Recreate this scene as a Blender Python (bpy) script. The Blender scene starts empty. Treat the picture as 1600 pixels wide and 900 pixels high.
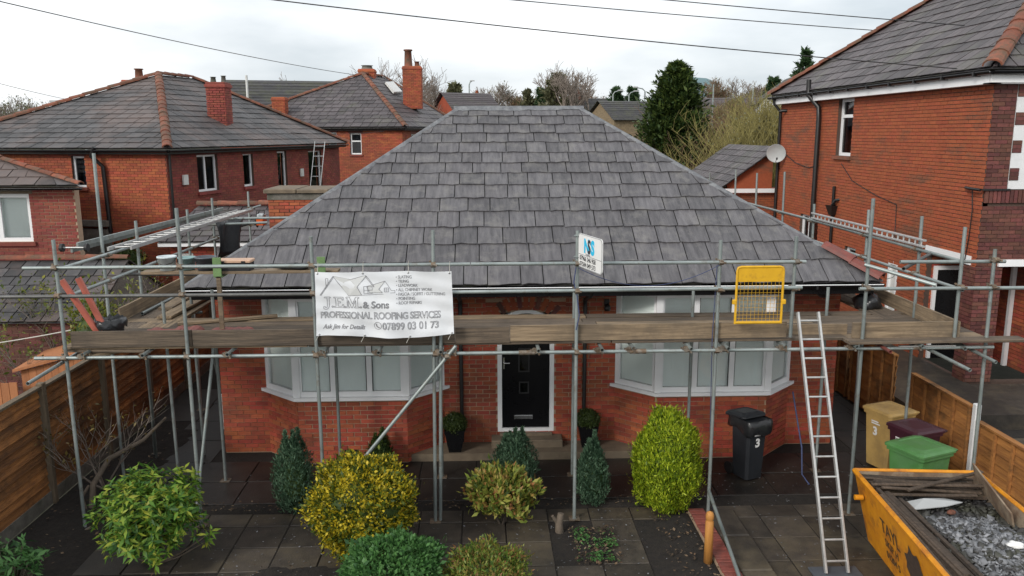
import bpy, math, random
import numpy as np
from mathutils import Vector, Matrix
R=math.radians
rng=random.Random(7); nr=np.random.default_rng(11)
sc=bpy.context.scene; COL=sc.collection

# ------------------------------------------------------------------ camera
CAMZ=5.35; YAW,PIT,ROL=R(-1.9),R(10.78),R(-0.18)
fw=Vector((-math.sin(YAW)*math.cos(PIT),math.cos(YAW)*math.cos(PIT),-math.sin(PIT)))
rt0=Vector((math.cos(YAW),math.sin(YAW),0)); up0=rt0.cross(fw)
rt=rt0*math.cos(ROL)+up0*math.sin(ROL); up=up0*math.cos(ROL)-rt0*math.sin(ROL)
cd=bpy.data.cameras.new('camera'); cam=bpy.data.objects.new('camera',cd); COL.objects.link(cam)
m3=Matrix((rt,up,-fw)).transposed().to_4x4(); m3.translation=Vector((0,0,CAMZ)); cam.matrix_world=m3
cd.sensor_width=36; cd.lens=28.67; cd.clip_end=3000; cd.clip_start=.1
sc.camera=cam
CAM=Vector((0,0,CAMZ))
# ------------------------------------------------------------------ world, sun, exposure
SUN_AZ=R(-42); SUN_EL=R(30)      # from the left and a little behind the camera
wd=bpy.data.worlds.new('World'); sc.world=wd; wd.use_nodes=True
nt=wd.node_tree; nt.nodes.clear()
def wn(t): return nt.nodes.new(t)
sky=wn('ShaderNodeTexSky'); sky.sky_type='NISHITA'; sky.sun_disc=False; sky.sun_elevation=SUN_EL; sky.sun_rotation=R(222)
sky.air_density=1.0; sky.dust_density=2.0
tc=wn('ShaderNodeTexCoord'); mp=wn('ShaderNodeMapping'); mp.inputs['Scale'].default_value=(1.0,1.0,3.2); mp.inputs['Location'].default_value=(2.3,.4,.2)
nz=wn('ShaderNodeTexNoise'); nz.inputs['Scale'].default_value=2.1; nz.inputs['Detail'].default_value=7; nz.inputs['Roughness'].default_value=.5
rp=wn('ShaderNodeValToRGB'); rp.color_ramp.elements[0].position=.33; rp.color_ramp.elements[0].color=(4.9,5.4,5.8,1)
rp.color_ramp.elements[1].position=.60; rp.color_ramp.elements[1].color=(9.4,9.5,9.6,1)
mx=wn('ShaderNodeMix'); mx.data_type='RGBA'; mx.inputs['Factor'].default_value=.9
bg=wn('ShaderNodeBackground'); bg.inputs['Strength'].default_value=.1
wo=wn('ShaderNodeOutputWorld'); L=nt.links.new
L(tc.outputs['Generated'],mp.inputs['Vector']); L(mp.outputs['Vector'],nz.inputs['Vector']); L(nz.outputs['Fac'],rp.inputs['Fac'])
L(sky.outputs['Color'],mx.inputs['A']); L(rp.outputs['Color'],mx.inputs['B']); L(mx.outputs['Result'],bg.inputs['Color']); L(bg.outputs['Background'],wo.inputs['Surface'])
sd=bpy.data.lights.new('sun','SUN'); sd.energy=1.5; sd.angle=R(16); sd.color=(1,.95,.88)
so=bpy.data.objects.new('sun',sd); COL.objects.link(so); so.location=(-30,-20,40)
sdir=Vector((math.sin(SUN_AZ)*math.cos(SUN_EL),-math.cos(SUN_AZ)*math.cos(SUN_EL),math.sin(SUN_EL)))  # towards the sun
so.rotation_euler=sdir.to_track_quat('Z','Y').to_euler()
vs=sc.view_settings; vs.view_transform='Standard'; vs.look='None'; vs.exposure=0.48; vs.gamma=1; vs.use_curve_mapping=False
sc.render.engine='CYCLES'

# ------------------------------------------------------------------ materials
MAT={}
def mat(name,c1,c2=None,scale=6.,rough=.6,bump=0.,bscale=None,island=0.,grain=None,metal=0.,spec=.5,dirt=None,dscale=1.2,detail=6,dpos=(.45,.62),hue=0.,dmap=None):
    """noise mix of c1..c2 (object space), per-piece random value, optional dirt patches and bump"""
    m=bpy.data.materials.new(name); m.use_nodes=True; t=m.node_tree; N=t.nodes.new; l=t.links.new
    b=t.nodes['Principled BSDF']; b.inputs['Roughness'].default_value=rough; b.inputs['Metallic'].default_value=metal
    b.inputs['Specular IOR Level'].default_value=spec
    c2=c2 or tuple(x*.75 for x in c1)
    co=N('ShaderNodeTexCoord'); oi=N('ShaderNodeObjectInfo'); ge=N('ShaderNodeNewGeometry')
    rs=N('ShaderNodeMath'); rs.operation='ADD'; l(oi.outputs['Random'],rs.inputs[0]); l(ge.outputs['Random Per Island'],rs.inputs[1])
    fr=N('ShaderNodeMath'); fr.operation='FRACT'; l(rs.outputs[0],fr.inputs[0])
    ofs=N('ShaderNodeVectorMath'); ofs.operation='MULTIPLY_ADD'
    cb=N('ShaderNodeCombineXYZ'); l(fr.outputs[0],cb.inputs[0]); l(fr.outputs[0],cb.inputs[1]); l(fr.outputs[0],cb.inputs[2])
    ofs.inputs[1].default_value=(37,53,71) if island>0 or grain else (0,0,0)
    l(cb.outputs[0],ofs.inputs[0]); l(co.outputs['Object'],ofs.inputs[2])
    mp=N('ShaderNodeMapping'); l(ofs.outputs[0],mp.inputs['Vector'])
    if grain: mp.inputs['Scale'].default_value=grain
    n=N('ShaderNodeTexNoise'); n.inputs['Scale'].default_value=scale; n.inputs['Detail'].default_value=detail; n.inputs['Roughness'].default_value=.62
    l(mp.outputs[0],n.inputs['Vector'])
    r=N('ShaderNodeValToRGB'); r.color_ramp.elements[0].position=.32; r.color_ramp.elements[1].position=.68
    r.color_ramp.elements[0].color=(*c1,1); r.color_ramp.elements[1].color=(*c2,1); l(n.outputs['Fac'],r.inputs['Fac'])
    col=r.outputs['Color']
    if island>0:
        hs=N('ShaderNodeHueSaturation'); mr=N('ShaderNodeMapRange'); mr.inputs['To Min'].default_value=1-island; mr.inputs['To Max'].default_value=1+island
        l(fr.outputs[0],mr.inputs['Value']); l(mr.outputs[0],hs.inputs['Value']); l(col,hs.inputs['Color'])
        if hue:
            m2=N('ShaderNodeMath'); m2.operation='MULTIPLY'; m2.inputs[1].default_value=7.31; l(fr.outputs[0],m2.inputs[0])
            f2=N('ShaderNodeMath'); f2.operation='FRACT'; l(m2.outputs[0],f2.inputs[0])
            m3_=N('ShaderNodeMapRange'); m3_.inputs['To Min'].default_value=.5-hue; m3_.inputs['To Max'].default_value=.5+hue
            l(f2.outputs[0],m3_.inputs['Value']); l(m3_.outputs[0],hs.inputs['Hue'])
        col=hs.outputs['Color']
    if dirt:
        d=N('ShaderNodeTexNoise'); d.inputs['Scale'].default_value=dscale; d.inputs['Detail'].default_value=8; d.inputs['Roughness'].default_value=.7
        gp=N('ShaderNodeNewGeometry'); dm=N('ShaderNodeMapping'); dm.inputs['Scale'].default_value=dmap or (1,1,1); l(gp.outputs['Position'],dm.inputs['Vector']); l(dm.outputs[0],d.inputs['Vector'])
        dr=N('ShaderNodeMapRange'); dr.inputs['From Min'].default_value=dpos[0]; dr.inputs['From Max'].default_value=dpos[1]; dr.inputs['To Max'].default_value=dirt[3]
        l(d.outputs['Fac'],dr.inputs['Value'])
        mxx=N('ShaderNodeMix'); mxx.data_type='RGBA'; l(dr.outputs[0],mxx.inputs['Factor']); l(col,mxx.inputs['A']); mxx.inputs['B'].default_value=(*dirt[:3],1)
        col=mxx.outputs['Result']
    l(col,b.inputs['Base Color'])
    if bump:
        bn=N('ShaderNodeTexNoise'); bn.inputs['Scale'].default_value=bscale or scale*4; bn.inputs['Detail'].default_value=5; l(mp.outputs[0],bn.inputs['Vector'])
        bp=N('ShaderNodeBump'); bp.inputs['Strength'].default_value=bump; bp.inputs['Distance'].default_value=.01
        l(bn.outputs['Fac'],bp.inputs['Height']); l(bp.outputs[0],b.inputs['Normal'])
    MAT[name]=m; return m
mat('brick_red',(.40,.086,.038),(.30,.064,.031),14,.8,.3,60,island=.26,hue=.012,dirt=(.10,.040,.026,.55),dscale=.9)
mat('brick_orange',(.36,.088,.032),(.29,.069,.027),14,.8,.3,60,island=.10,hue=.004,dirt=(.14,.068,.038,.75),dscale=1.0,dpos=(.53,.64),dmap=(.55,.55,1.8))
mat('brick_far',(.40,.10,.042),(.31,.076,.035),14,.85,.2,60,island=.2,hue=.01,dirt=(.17,.055,.034,.6),dscale=.7)
mat('brick_maroon',(.28,.066,.045),(.21,.050,.036),14,.85,.2,60,island=.2,hue=.01,dirt=(.11,.035,.03,.5),dscale=.7)
mat('brick_dark',(.15,.05,.036),(.095,.034,.028),14,.7,.3,60,island=.35,hue=.015)
mat('mortar',(.44,.31,.21),(.34,.24,.165),30,.9,.3)
mat('mortar_dark',(.10,.06,.045),(.065,.045,.035),30,.9,.3)
mat('slate',(.128,.122,.128),(.060,.057,.062),6.,.5,.8,22,island=.21,dirt=(.21,.20,.185,.6),dscale=3.4,dpos=(.50,.72),hue=.03,grain=(2.4,.35,.35))
mat('slate_brown',(.075,.072,.073),(.046,.045,.047),5,.6,.5,30,island=.42,dirt=(.16,.115,.10,.75),dscale=.5,dpos=(.44,.66))
mat('slate_dark',(.05,.048,.05),(.03,.028,.03),5,.6,.5,30,island=.3,dirt=(.075,.08,.04,.5),dscale=1.2)
mat('slate_mauve',(.092,.077,.079),(.055,.048,.052),5,.6,.5,30,island=.36,dirt=(.12,.13,.08,.45),dscale=.8,dpos=(.52,.7))
mat('lead',(.165,.17,.18),(.095,.10,.11),9,.5,.7,30,dirt=(.25,.255,.26,.6),dscale=6)
mat('terracotta',(.245,.078,.042),(.155,.054,.033),12,.85,.4,40,island=.3,dirt=(.085,.07,.045,.8),dscale=2.6,dpos=(.42,.62))
mat('ridge_red',(.24,.062,.046),(.17,.046,.036),8,.6,.3,island=.15,dirt=(.10,.05,.045,.5),dscale=5)
mat('steel',(.33,.37,.36),(.22,.255,.25),7,.45,.25,40,metal=.45,island=.16,grain=(1,1,.35),dirt=(.15,.11,.075,.7),dscale=7,dpos=(.54,.70))
mat('steel_dark',(.13,.13,.125),(.08,.08,.078),7,.5,.25,40,metal=.4,island=.1)
mat('coupler',(.20,.15,.10),(.11,.07,.045),20,.6,.5,60,metal=.4,island=.4,dirt=(.30,.29,.26,.6),dscale=12)
mat('alu',(.55,.55,.54),(.42,.42,.41),12,.38,.15,40,metal=.5,island=.08)
mat('board',(.175,.13,.09),(.052,.04,.029),3.4,.8,.8,9,island=.28,grain=(.45,8,8),dirt=(.065,.05,.038,.75),dscale=2.2,dpos=(.45,.66))
mat('board_pale',(.34,.25,.155),(.13,.092,.058),3.4,.8,.7,9,island=.15,grain=(.45,8,8),dirt=(.11,.085,.06,.6),dscale=2.)
mat('fence_dark',(.40,.17,.05),(.16,.066,.024),2.4,.8,.7,9,island=.45,grain=(7,.6,7),dirt=(.035,.022,.014,.7),dscale=1.6)
mat('fence_orange',(.43,.19,.05),(.23,.095,.03),2.4,.8,.6,9,island=.2,grain=(7,.6,7),dirt=(.07,.045,.022,.7),dscale=1.7,dpos=(.5,.66))
mat('post_wood',(.17,.13,.085),(.10,.075,.05),6,.85,.6,12,grain=(5,5,.5))
mat('post_orange',(.50,.23,.05),(.38,.16,.035),6,.7,.3,12,grain=(5,5,.5))
mat('concrete',(.20,.185,.16),(.12,.11,.095),9,.9,.5,40,dirt=(.05,.055,.035,.6),dscale=2)
mat('sandstone',(.20,.155,.105),(.13,.10,.07),6,.85,.4,30,island=.12,dirt=(.07,.06,.045,.5),dscale=1.5)
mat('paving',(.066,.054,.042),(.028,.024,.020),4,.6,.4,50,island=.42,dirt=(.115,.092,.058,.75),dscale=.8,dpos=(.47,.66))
mat('paving_dark',(.022,.019,.017),(.010,.009,.0085),4,.5,.4,50,island=.3,dirt=(.036,.029,.022,.6),dscale=.9)  # darker slabs for the rows nearest the house
mat('soil',(.022,.017,.013),(.010,.008,.007),12,.95,1.,30)
mat('dirt_ground',(.06,.055,.035),(.035,.04,.02),3,.95,.6,12)
mat('upvc',(.86,.87,.88),(.80,.81,.82),3,.3,0)
mat('upvc_dirty',(.70,.70,.68),(.55,.55,.52),5,.4,.1)
mat('black_gloss',(.008,.008,.009),(.006,.006,.007),4,.25,0,spec=.25)
mat('black_pipe',(.016,.015,.015),(.010,.010,.010),9,.4,.2,40)
mat('black_rubber',(.02,.02,.021),(.013,.013,.014),9,.55,.3,30)
mat('black_bag',(.025,.026,.028),(.015,.016,.018),6,.28,.8,16)
mat('bin_black',(.022,.025,.03),(.015,.017,.021),5,.45,.1)
mat('bin_tan',(.50,.33,.115),(.42,.27,.09),3,.5,.1,dirt=(.25,.17,.08,.5),dscale=3)
mat('bin_maroon',(.055,.014,.024),(.04,.010,.018),4,.45,.1)
mat('bin_green',(.085,.24,.065),(.06,.18,.05),4,.5,.1,dirt=(.12,.24,.12,.4),dscale=3)
mat('white_paint',(.80,.80,.79),(.72,.72,.70),4,.5,0)
mat('grey_paint',(.42,.43,.43),(.36,.37,.37),4,.5,0)
mat('render_white',(.74,.75,.76),(.66,.67,.68),5,.85,.3,50)
mat('pebbledash',(.24,.215,.185),(.11,.10,.088),45,.9,1.,60,dirt=(.30,.28,.25,.4),dscale=30)
mat('yellow_gate',(.70,.40,.012),(.60,.33,.010),6,.5,.1,dirt=(.28,.13,.02,.6),dscale=9,dpos=(.55,.7))
mat('skip_yellow',(.70,.29,.008),(.56,.20,.008),5,.55,.2,30,dirt=(.26,.085,.02,.85),dscale=3.6,dpos=(.50,.66))
mat('skip_inside',(.22,.14,.085),(.12,.085,.06),7,.85,.4,30,dirt=(.36,.30,.22,.6),dscale=3)
mat('stencil',(.03,.024,.016),(.13,.065,.015),16,.8,0)
mat('rust',(.075,.045,.028),(.035,.022,.016),20,.9,.4)
mat('rubble',(.24,.245,.26),(.12,.125,.132),18,.85,.5,40,island=.55)
mat('batten',(.085,.06,.042),(.035,.025,.018),5,.9,.5,20,island=.5,grain=(6,.6,6))
mat('banner',(.74,.76,.78),(.68,.70,.73),3,.6,.15,8)
mat('ink',(.20,.20,.215),(.26,.26,.27),20,.7,0)
mat('ink_fill',(.56,.57,.57),(.60,.61,.60),9,.7,0)
mat('ink_dark',(.03,.03,.035),(.04,.04,.045),9,.6,0)
mat('cyan',(.02,.50,.78),(.02,.46,.72),5,.5,0)
mat('red_plastic',(.58,.17,.12),(.50,.13,.09),5,.55,.2,dirt=(.35,.13,.10,.4),dscale=5)
mat('bucket_white',(.62,.68,.70),(.55,.61,.63),5,.4,0)
mat('bucket_teal',(.25,.38,.38),(.2,.31,.31),5,.4,0)
mat('bucket_grey',(.09,.105,.12),(.065,.075,.09),5,.4,0)
mat('copper_lid',(.62,.40,.27),(.48,.30,.20),6,.5,.2)
mat('orange_plastic',(.70,.12,.015),(.6,.1,.012),5,.4,0)
mat('green_bracket',(.16,.27,.10),(.11,.19,.075),9,.6,.2)
mat('blue_rope',(.05,.07,.16),(.04,.05,.12),9,.7,0)
mat('rope',(.55,.53,.48),(.45,.43,.38),9,.8,0)
mat('blind',(.90,.96,.94),(.86,.92,.90),3,.6,0)
mat('curtain',(.10,.12,.17),(.03,.035,.05),5,.8,0)
mat('dark_room',(.012,.012,.014),(.02,.02,.022),3,.8,0)  # near-black: the shade of unlit rooms put into the colour
mat('chrome',(.6,.6,.6),(.5,.5,.5),5,.2,0,metal=.9)
mat('shed_orange',(.42,.17,.07),(.33,.13,.055),4,.8,.3,grain=(5,5,.6),island=.1)
mat('stone_wall',(.26,.20,.12),(.14,.105,.065),8,.9,.5,island=.3)
mat('teal_block',(.22,.33,.36),(.17,.27,.30),3,.4,0)
mat('dish',(.48,.50,.50),(.42,.44,.44),4,.5,0)
mat('bark',(.075,.06,.045),(.04,.032,.025),12,.9,.5)
mat('bark_pale',(.16,.125,.095),(.10,.08,.06),12,.9,.3)
mat('twig',(.27,.225,.19),(.19,.155,.13),9,.9,0,island=.25)
mat('twig_willow',(.27,.235,.075),(.19,.165,.06),9,.9,0,island=.3)
mat('twig_brown',(.22,.14,.08),(.14,.09,.055),9,.9,0,island=.3)
def leafmat(name,cols,rough=.5,tr=.25):
    m=bpy.data.materials.new(name); m.use_nodes=True; t=m.node_tree; N=t.nodes.new; l=t.links.new
    b=t.nodes['Principled BSDF']; b.inputs['Roughness'].default_value=rough; b.inputs['Specular IOR Level'].default_value=.35
    ge=N('ShaderNodeNewGeometry'); r=N('ShaderNodeValToRGB'); e=r.color_ramp.elements
    while len(e)<len(cols): e.new(.5)
    for i,c in enumerate(cols): e[i].position=i/(len(cols)-1); e[i].color=(*c,1)
    nz=N('ShaderNodeTexNoise'); nz.inputs['Scale'].default_value=5.; nz.inputs['Detail'].default_value=3; l(ge.outputs['Position'],nz.inputs['Vector'])
    ad=N('ShaderNodeMath'); ad.operation='MULTIPLY_ADD'; ad.inputs[1].default_value=1.1; ad.inputs[2].default_value=-.55; l(nz.outputs['Fac'],ad.inputs[0])
    a2=N('ShaderNodeMath'); l(ad.outputs[0],a2.inputs[0]); l(ge.outputs['Random Per Island'],a2.inputs[1]); l(a2.outputs[0],r.inputs['Fac'])
    l(r.outputs['Color'],b.inputs['Base Color'])
    tl=N('ShaderNodeBsdfTranslucent'); l(r.outputs['Color'],tl.inputs['Color']); mxs=N('ShaderNodeMixShader'); mxs.inputs[0].default_value=tr
    l(b.outputs[0],mxs.inputs[1]); l(tl.outputs[0],mxs.inputs[2]); l(mxs.outputs[0],t.nodes['Material Output'].inputs['Surface'])
    MAT[name]=m
leafmat('leaf_blue',[(.028,.065,.036),(.06,.12,.068),(.095,.17,.10),(.14,.225,.14)])
leafmat('leaf_thuja',[(.07,.12,.010),(.20,.30,.014),(.34,.43,.02),(.45,.52,.035)])
leafmat('leaf_yellow',[(.03,.06,.010),(.11,.15,.014),(.42,.34,.018),(.66,.50,.03)])
leafmat('leaf_pieris',[(.025,.08,.016),(.07,.17,.022),(.16,.28,.03),(.34,.36,.045)])
leafmat('leaf_redtip',[(.06,.10,.02),(.20,.25,.04),(.34,.34,.07),(.34,.15,.06)])
leafmat('leaf_green',[(.025,.075,.022),(.05,.14,.035),(.085,.21,.055),(.12,.25,.08)])
leafmat('leaf_mixed',[(.05,.10,.02),(.13,.21,.03),(.25,.26,.05),(.24,.11,.045)])
leafmat('leaf_box',[(.025,.04,.012),(.04,.065,.016),(.065,.09,.02)])
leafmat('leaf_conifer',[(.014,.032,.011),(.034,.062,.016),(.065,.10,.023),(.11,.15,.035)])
leafmat('leaf_fir',[(.03,.065,.028),(.055,.105,.045),(.09,.15,.065)])
leafmat('leaf_autumn',[(.06,.05,.015),(.16,.12,.03),(.24,.17,.04)])
leafmat('leaf_ivy',[(.05,.08,.012),(.13,.16,.025),(.26,.25,.04)])
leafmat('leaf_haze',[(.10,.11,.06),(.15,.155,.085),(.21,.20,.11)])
leafmat('litter',[(.02,.015,.012),(.05,.035,.022),(.13,.08,.045),(.2,.15,.1)],.8,0)
def glassmat(name,tint,refl=.9,alpha=.75):
    m=bpy.data.materials.new(name); m.use_nodes=True; t=m.node_tree; N=t.nodes.new; l=t.links.new
    t.nodes.remove(t.nodes['Principled BSDF'])
    tr=N('ShaderNodeBsdfTransparent'); tr.inputs[0].default_value=(*tint,1); g=N('ShaderNodeBsdfGlossy'); g.inputs['Roughness'].default_value=.03; g.inputs[0].default_value=(refl,refl,refl,1)
    f=N('ShaderNodeFresnel'); f.inputs[0].default_value=1.55
    mx_=N('ShaderNodeMixShader'); l(f.outputs[0],mx_.inputs[0]); l(tr.outputs[0],mx_.inputs[1]); l(g.outputs[0],mx_.inputs[2]); l(mx_.outputs[0],t.nodes['Material Output'].inputs['Surface']); MAT[name]=m
glassmat('glass',(.97,.985,.98)); glassmat('glass_dark',(.35,.4,.42))

# ------------------------------------------------------------------ helpers
def V(*a): return Vector(a)
def tag(o,label=None,cat=None,group=None,kind=None):
    for k,v in (('label',label),('category',cat),('group',group),('kind',kind)):
        if v: o[k]=v
    return o
def wloc(p):
    v=Vector((0,0,0))
    while p is not None: v=v+p.location; p=p.parent
    return v
def thing(name,loc,label,cat,group=None,rz=0):
    o=bpy.data.objects.new(name,None); COL.objects.link(o); o.location=loc; o.rotation_euler=(0,0,rz); o.empty_display_size=.2
    return tag(o,label,cat,group)
def link(name,me,parent=None,loc=(0,0,0),rot=None,m=None):
    o=bpy.data.objects.new(name,me); COL.objects.link(o); o.parent=parent; o.location=loc
    if rot is not None: o.rotation_mode='QUATERNION'; o.rotation_quaternion=rot
    if m and not me.materials: me.materials.append(MAT[m])
    return o
class MB:
    def __init__(s): s.v=[]; s.f=[]; s.sm=[]; s.mi=[]; s.cur=0
    def add(s,vs,fs,smooth=False):
        b=len(s.v); s.v.extend([tuple(p) for p in vs]); s.f.extend([tuple(b+i for i in f) for f in fs]); s.sm.extend([smooth]*len(fs)); s.mi.extend([s.cur]*len(fs)); return s
    def obox(s,o,a,b,c):
        o,a,b,c=Vector(o),Vector(a),Vector(b),Vector(c)
        vs=[o,o+a,o+a+b,o+b,o+c,o+a+c,o+a+b+c,o+b+c]
        return s.add(vs,[(0,3,2,1),(4,5,6,7),(0,1,5,4),(1,2,6,5),(2,3,7,6),(3,0,4,7)])
    def box(s,x0,x1,y0,y1,z0,z1): return s.obox((x0,y0,z0),(x1-x0,0,0),(0,y1-y0,0),(0,0,z1-z0))
    def bbox(s,x0,x1,y0,y1,z0,z1,b=.01):
        # box with chamfered vertical + top edges
        o=[(x0+b,y0),(x1-b,y0),(x1,y0+b),(x1,y1-b),(x1-b,y1),(x0+b,y1),(x0,y1-b),(x0,y0+b)]
        i=[(x0+b,y0+b),(x1-b,y0+b),(x1-b,y0+b),(x1-b,y1-b),(x1-b,y1-b),(x0+b,y1-b),(x0+b,y1-b),(x0+b,y0+b)]
        vs=[(x,y,z0) for x,y in o]+[(x,y,z1-b) for x,y in o]+[(x,y,z1) for x,y in i]
        fs=[tuple(range(7,-1,-1))]
        for k in range(8): j=(k+1)%8; fs.append((k,j,8+j,8+k)); fs.append((8+k,8+j,16+j,16+k))
        fs.append(tuple(16+k for k in range(8))); return s.add(vs,fs)
    def tube(s,pts,r,n=8,cap=True,smooth=True):
        pts=[Vector(p) for p in pts]; k=len(pts); rr=r if isinstance(r,(list,tuple)) else [r]*k
        vs=[]; pa=None
        for i,p in enumerate(pts):
            d=(pts[min(i+1,k-1)]-pts[max(i-1,0)]).normalized()
            if pa is None: pa=d.orthogonal().normalized()
            pa=(pa-d*pa.dot(d)); pa=pa.normalized() if pa.length>1e-5 else d.orthogonal().normalized()
            q=d.cross(pa)
            for j in range(n):
                a=2*math.pi*j/n; vs.append(p+(pa*math.cos(a)+q*math.sin(a))*rr[i])
        fs=[(i*n+j,i*n+(j+1)%n,(i+1)*n+(j+1)%n,(i+1)*n+j) for i in range(k-1) for j in range(n)]
        s.add(vs,fs,smooth)
        if cap: s.add(vs[:n],[tuple(range(n-1,-1,-1))]); s.add(vs[-n:],[tuple(range(n))])
        return s
    def lathe(s,prof,c=(0,0,0),n=20,smooth=True):
        vs=[(c[0]+r*math.cos(2*math.pi*j/n),c[1]+r*math.sin(2*math.pi*j/n),c[2]+z) for r,z in prof for j in range(n)]
        fs=[(i*n+j,i*n+(j+1)%n,(i+1)*n+(j+1)%n,(i+1)*n+j) for i in range(len(prof)-1) for j in range(n)]
        return s.add(vs,fs,smooth)
    def prism(s,poly,ext):
        n=len(poly); e=Vector(ext); vs=[Vector(p) for p in poly]+[Vector(p)+e for p in poly]
        return s.add(vs,[tuple(range(n-1,-1,-1)),tuple(range(n,2*n))]+[(i,(i+1)%n,n+(i+1)%n,n+i) for i in range(n)])
    def mesh(s,name,mats,off=Vector((0,0,0))):
        me=bpy.data.meshes.new(name); me.from_pydata([(x-off[0],y-off[1],z-off[2]) for x,y,z in s.v],[],s.f)
        me.polygons.foreach_set('use_smooth',s.sm)
        ml=[mats] if isinstance(mats,str) else mats
        for q in ml: me.materials.append(MAT[q])
        if len(ml)>1: me.polygons.foreach_set('material_index',s.mi)
        me.update(); return me
    def build(s,name,mats,parent=None,local=False,kind=None):
        off=Vector((0,0,0)) if local or parent is None else wloc(parent)
        o=link(name,s.mesh(name,mats,off),parent)
        if kind: o['kind']=kind
        return o
def npmesh(name,verts,faces4,m,parent=None,local=False):
    """fast quads from numpy"""
    off=np.array(wloc(parent)) if parent is not None and not local else np.zeros(3)
    me=bpy.data.meshes.new(name); nv=len(verts); nf=len(faces4); k=faces4.shape[1]
    me.vertices.add(nv); me.vertices.foreach_set('co',(verts-off).astype(np.float32).ravel())
    me.loops.add(nf*k); me.loops.foreach_set('vertex_index',faces4.astype(np.int32).ravel())
    me.polygons.add(nf); me.polygons.foreach_set('loop_start',(np.arange(nf)*k).astype(np.int32)); me.update(calc_edges=True)
    me.materials.append(MAT[m]); return link(name,me,parent)
def copytree(o,parent=None):
    c=o.copy(); COL.objects.link(c); c.parent=parent
    for ch in list(o.children): copytree(ch,c)
    return c
def structure(o): o['kind']='structure'; return o
_t={}
def rod(name,p0,p1,r,parent,m='steel',hollow=True,n=14):
    """straight tube as its own object; mesh along local Z"""
    p0,p1=Vector(p0),Vector(p1); Ln=(p1-p0).length; b=MB()
    if hollow:
        ri=r*.84; c=[(math.cos(2*math.pi*j/n),math.sin(2*math.pi*j/n)) for j in range(n)]
        vs=[(r*x,r*y,0) for x,y in c]+[(r*x,r*y,Ln) for x,y in c]+[(ri*x,ri*y,Ln) for x,y in c]+[(ri*x,ri*y,Ln-.12) for x,y in c]+[(ri*x,ri*y,0) for x,y in c]+[(ri*x,ri*y,.12) for x,y in c]
        b.add(vs[:2*n],[(j,(j+1)%n,n+(j+1)%n,n+j) for j in range(n)],True)
        f=[]
        for j in range(n):
            k=(j+1)%n
            f+=[(n+j,n+k,2*n+k,2*n+j),(2*n+j,2*n+k,3*n+k,3*n+j),(k,j,4*n+j,4*n+k),(4*n+k,4*n+j,5*n+j,5*n+k)]
        f+=[tuple(3*n+j for j in range(n)),tuple(5*n+j for j in range(n-1,-1,-1))]
        b.add(vs,f)
    else: b.tube([(0,0,0),(0,0,Ln)],r,n)
    q=(p1-p0).normalized().to_track_quat('Z','Y')
    return link(name,b.mesh(name,m),parent,p0-wloc(parent),q)
def plank(name,p0,p1,w,t,parent,m='board',side=(0,0,1),jit=0.):
    """plank whose centre line runs p0->p1; w measured across (perp. to side), t along side"""
    p0,p1=Vector(p0),Vector(p1); d=(p1-p0); Ln=d.length; x=d.normalized(); z=Vector(side); z=(z-x*z.dot(x)).normalized(); y=z.cross(x)
    b=MB(); c=.004; k=6
    sec=[(-w/2+c,-t/2),(w/2-c,-t/2),(w/2,-t/2+c),(w/2,t/2-c),(w/2-c,t/2),(-w/2+c,t/2),(-w/2,t/2-c),(-w/2,-t/2+c)]
    vs=[]
    for i in range(k+1):
        s_=Ln*i/k; wz=(rng.uniform(-1,1)*jit if 0<i<k else 0)
        vs+=[(s_,a,b_+wz) for a,b_ in sec]
    fs=[(i*8+j,i*8+(j+1)%8,(i+1)*8+(j+1)%8,(i+1)*8+j) for i in range(k) for j in range(8)]+[tuple(range(7,-1,-1)),tuple(k*8+j for j in range(8))]
    b.add(vs,[f[::-1] for f in fs])
    M_=Matrix((x,y,z)).transposed()
    return link(name,b.mesh(name,m),parent,p0-wloc(parent),M_.to_quaternion())
def text(parent,body,size,o,xd,ud,m,name='lettering',outline=0,warp=None,sx=1.,shear=0,ext=.0008,align='LEFT',spacing=1.,bold=0,lift=.002):
    """flat lettering standing on a surface: o = origin (parent-local), xd reading direction, ud up"""
    c=bpy.data.curves.new('t','FONT'); c.body=body; c.size=size; c.align_x=align; c.shear=shear; c.space_character=spacing; c.resolution_u=3; c.offset=bold
    if outline: c.fill_mode='NONE'; c.bevel_depth=outline; c.bevel_resolution=0
    else: c.extrude=ext
    ob=bpy.data.objects.new('t',c); me=bpy.data.meshes.new_from_object(ob); bpy.data.objects.remove(ob); bpy.data.curves.remove(c)
    o,xd,ud=Vector(o),Vector(xd).normalized(),Vector(ud).normalized(); nn=xd.cross(ud)
    for v in me.vertices:
        p=o+xd*(v.co.x*sx)+ud*v.co.y+nn*(v.co.z*(.5 if outline else 1)+lift)
        v.co=warp(p) if warp else p
    me.materials.clear(); me.materials.append(MAT[m]); me.name=name
    return link(name,me,parent)

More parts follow.
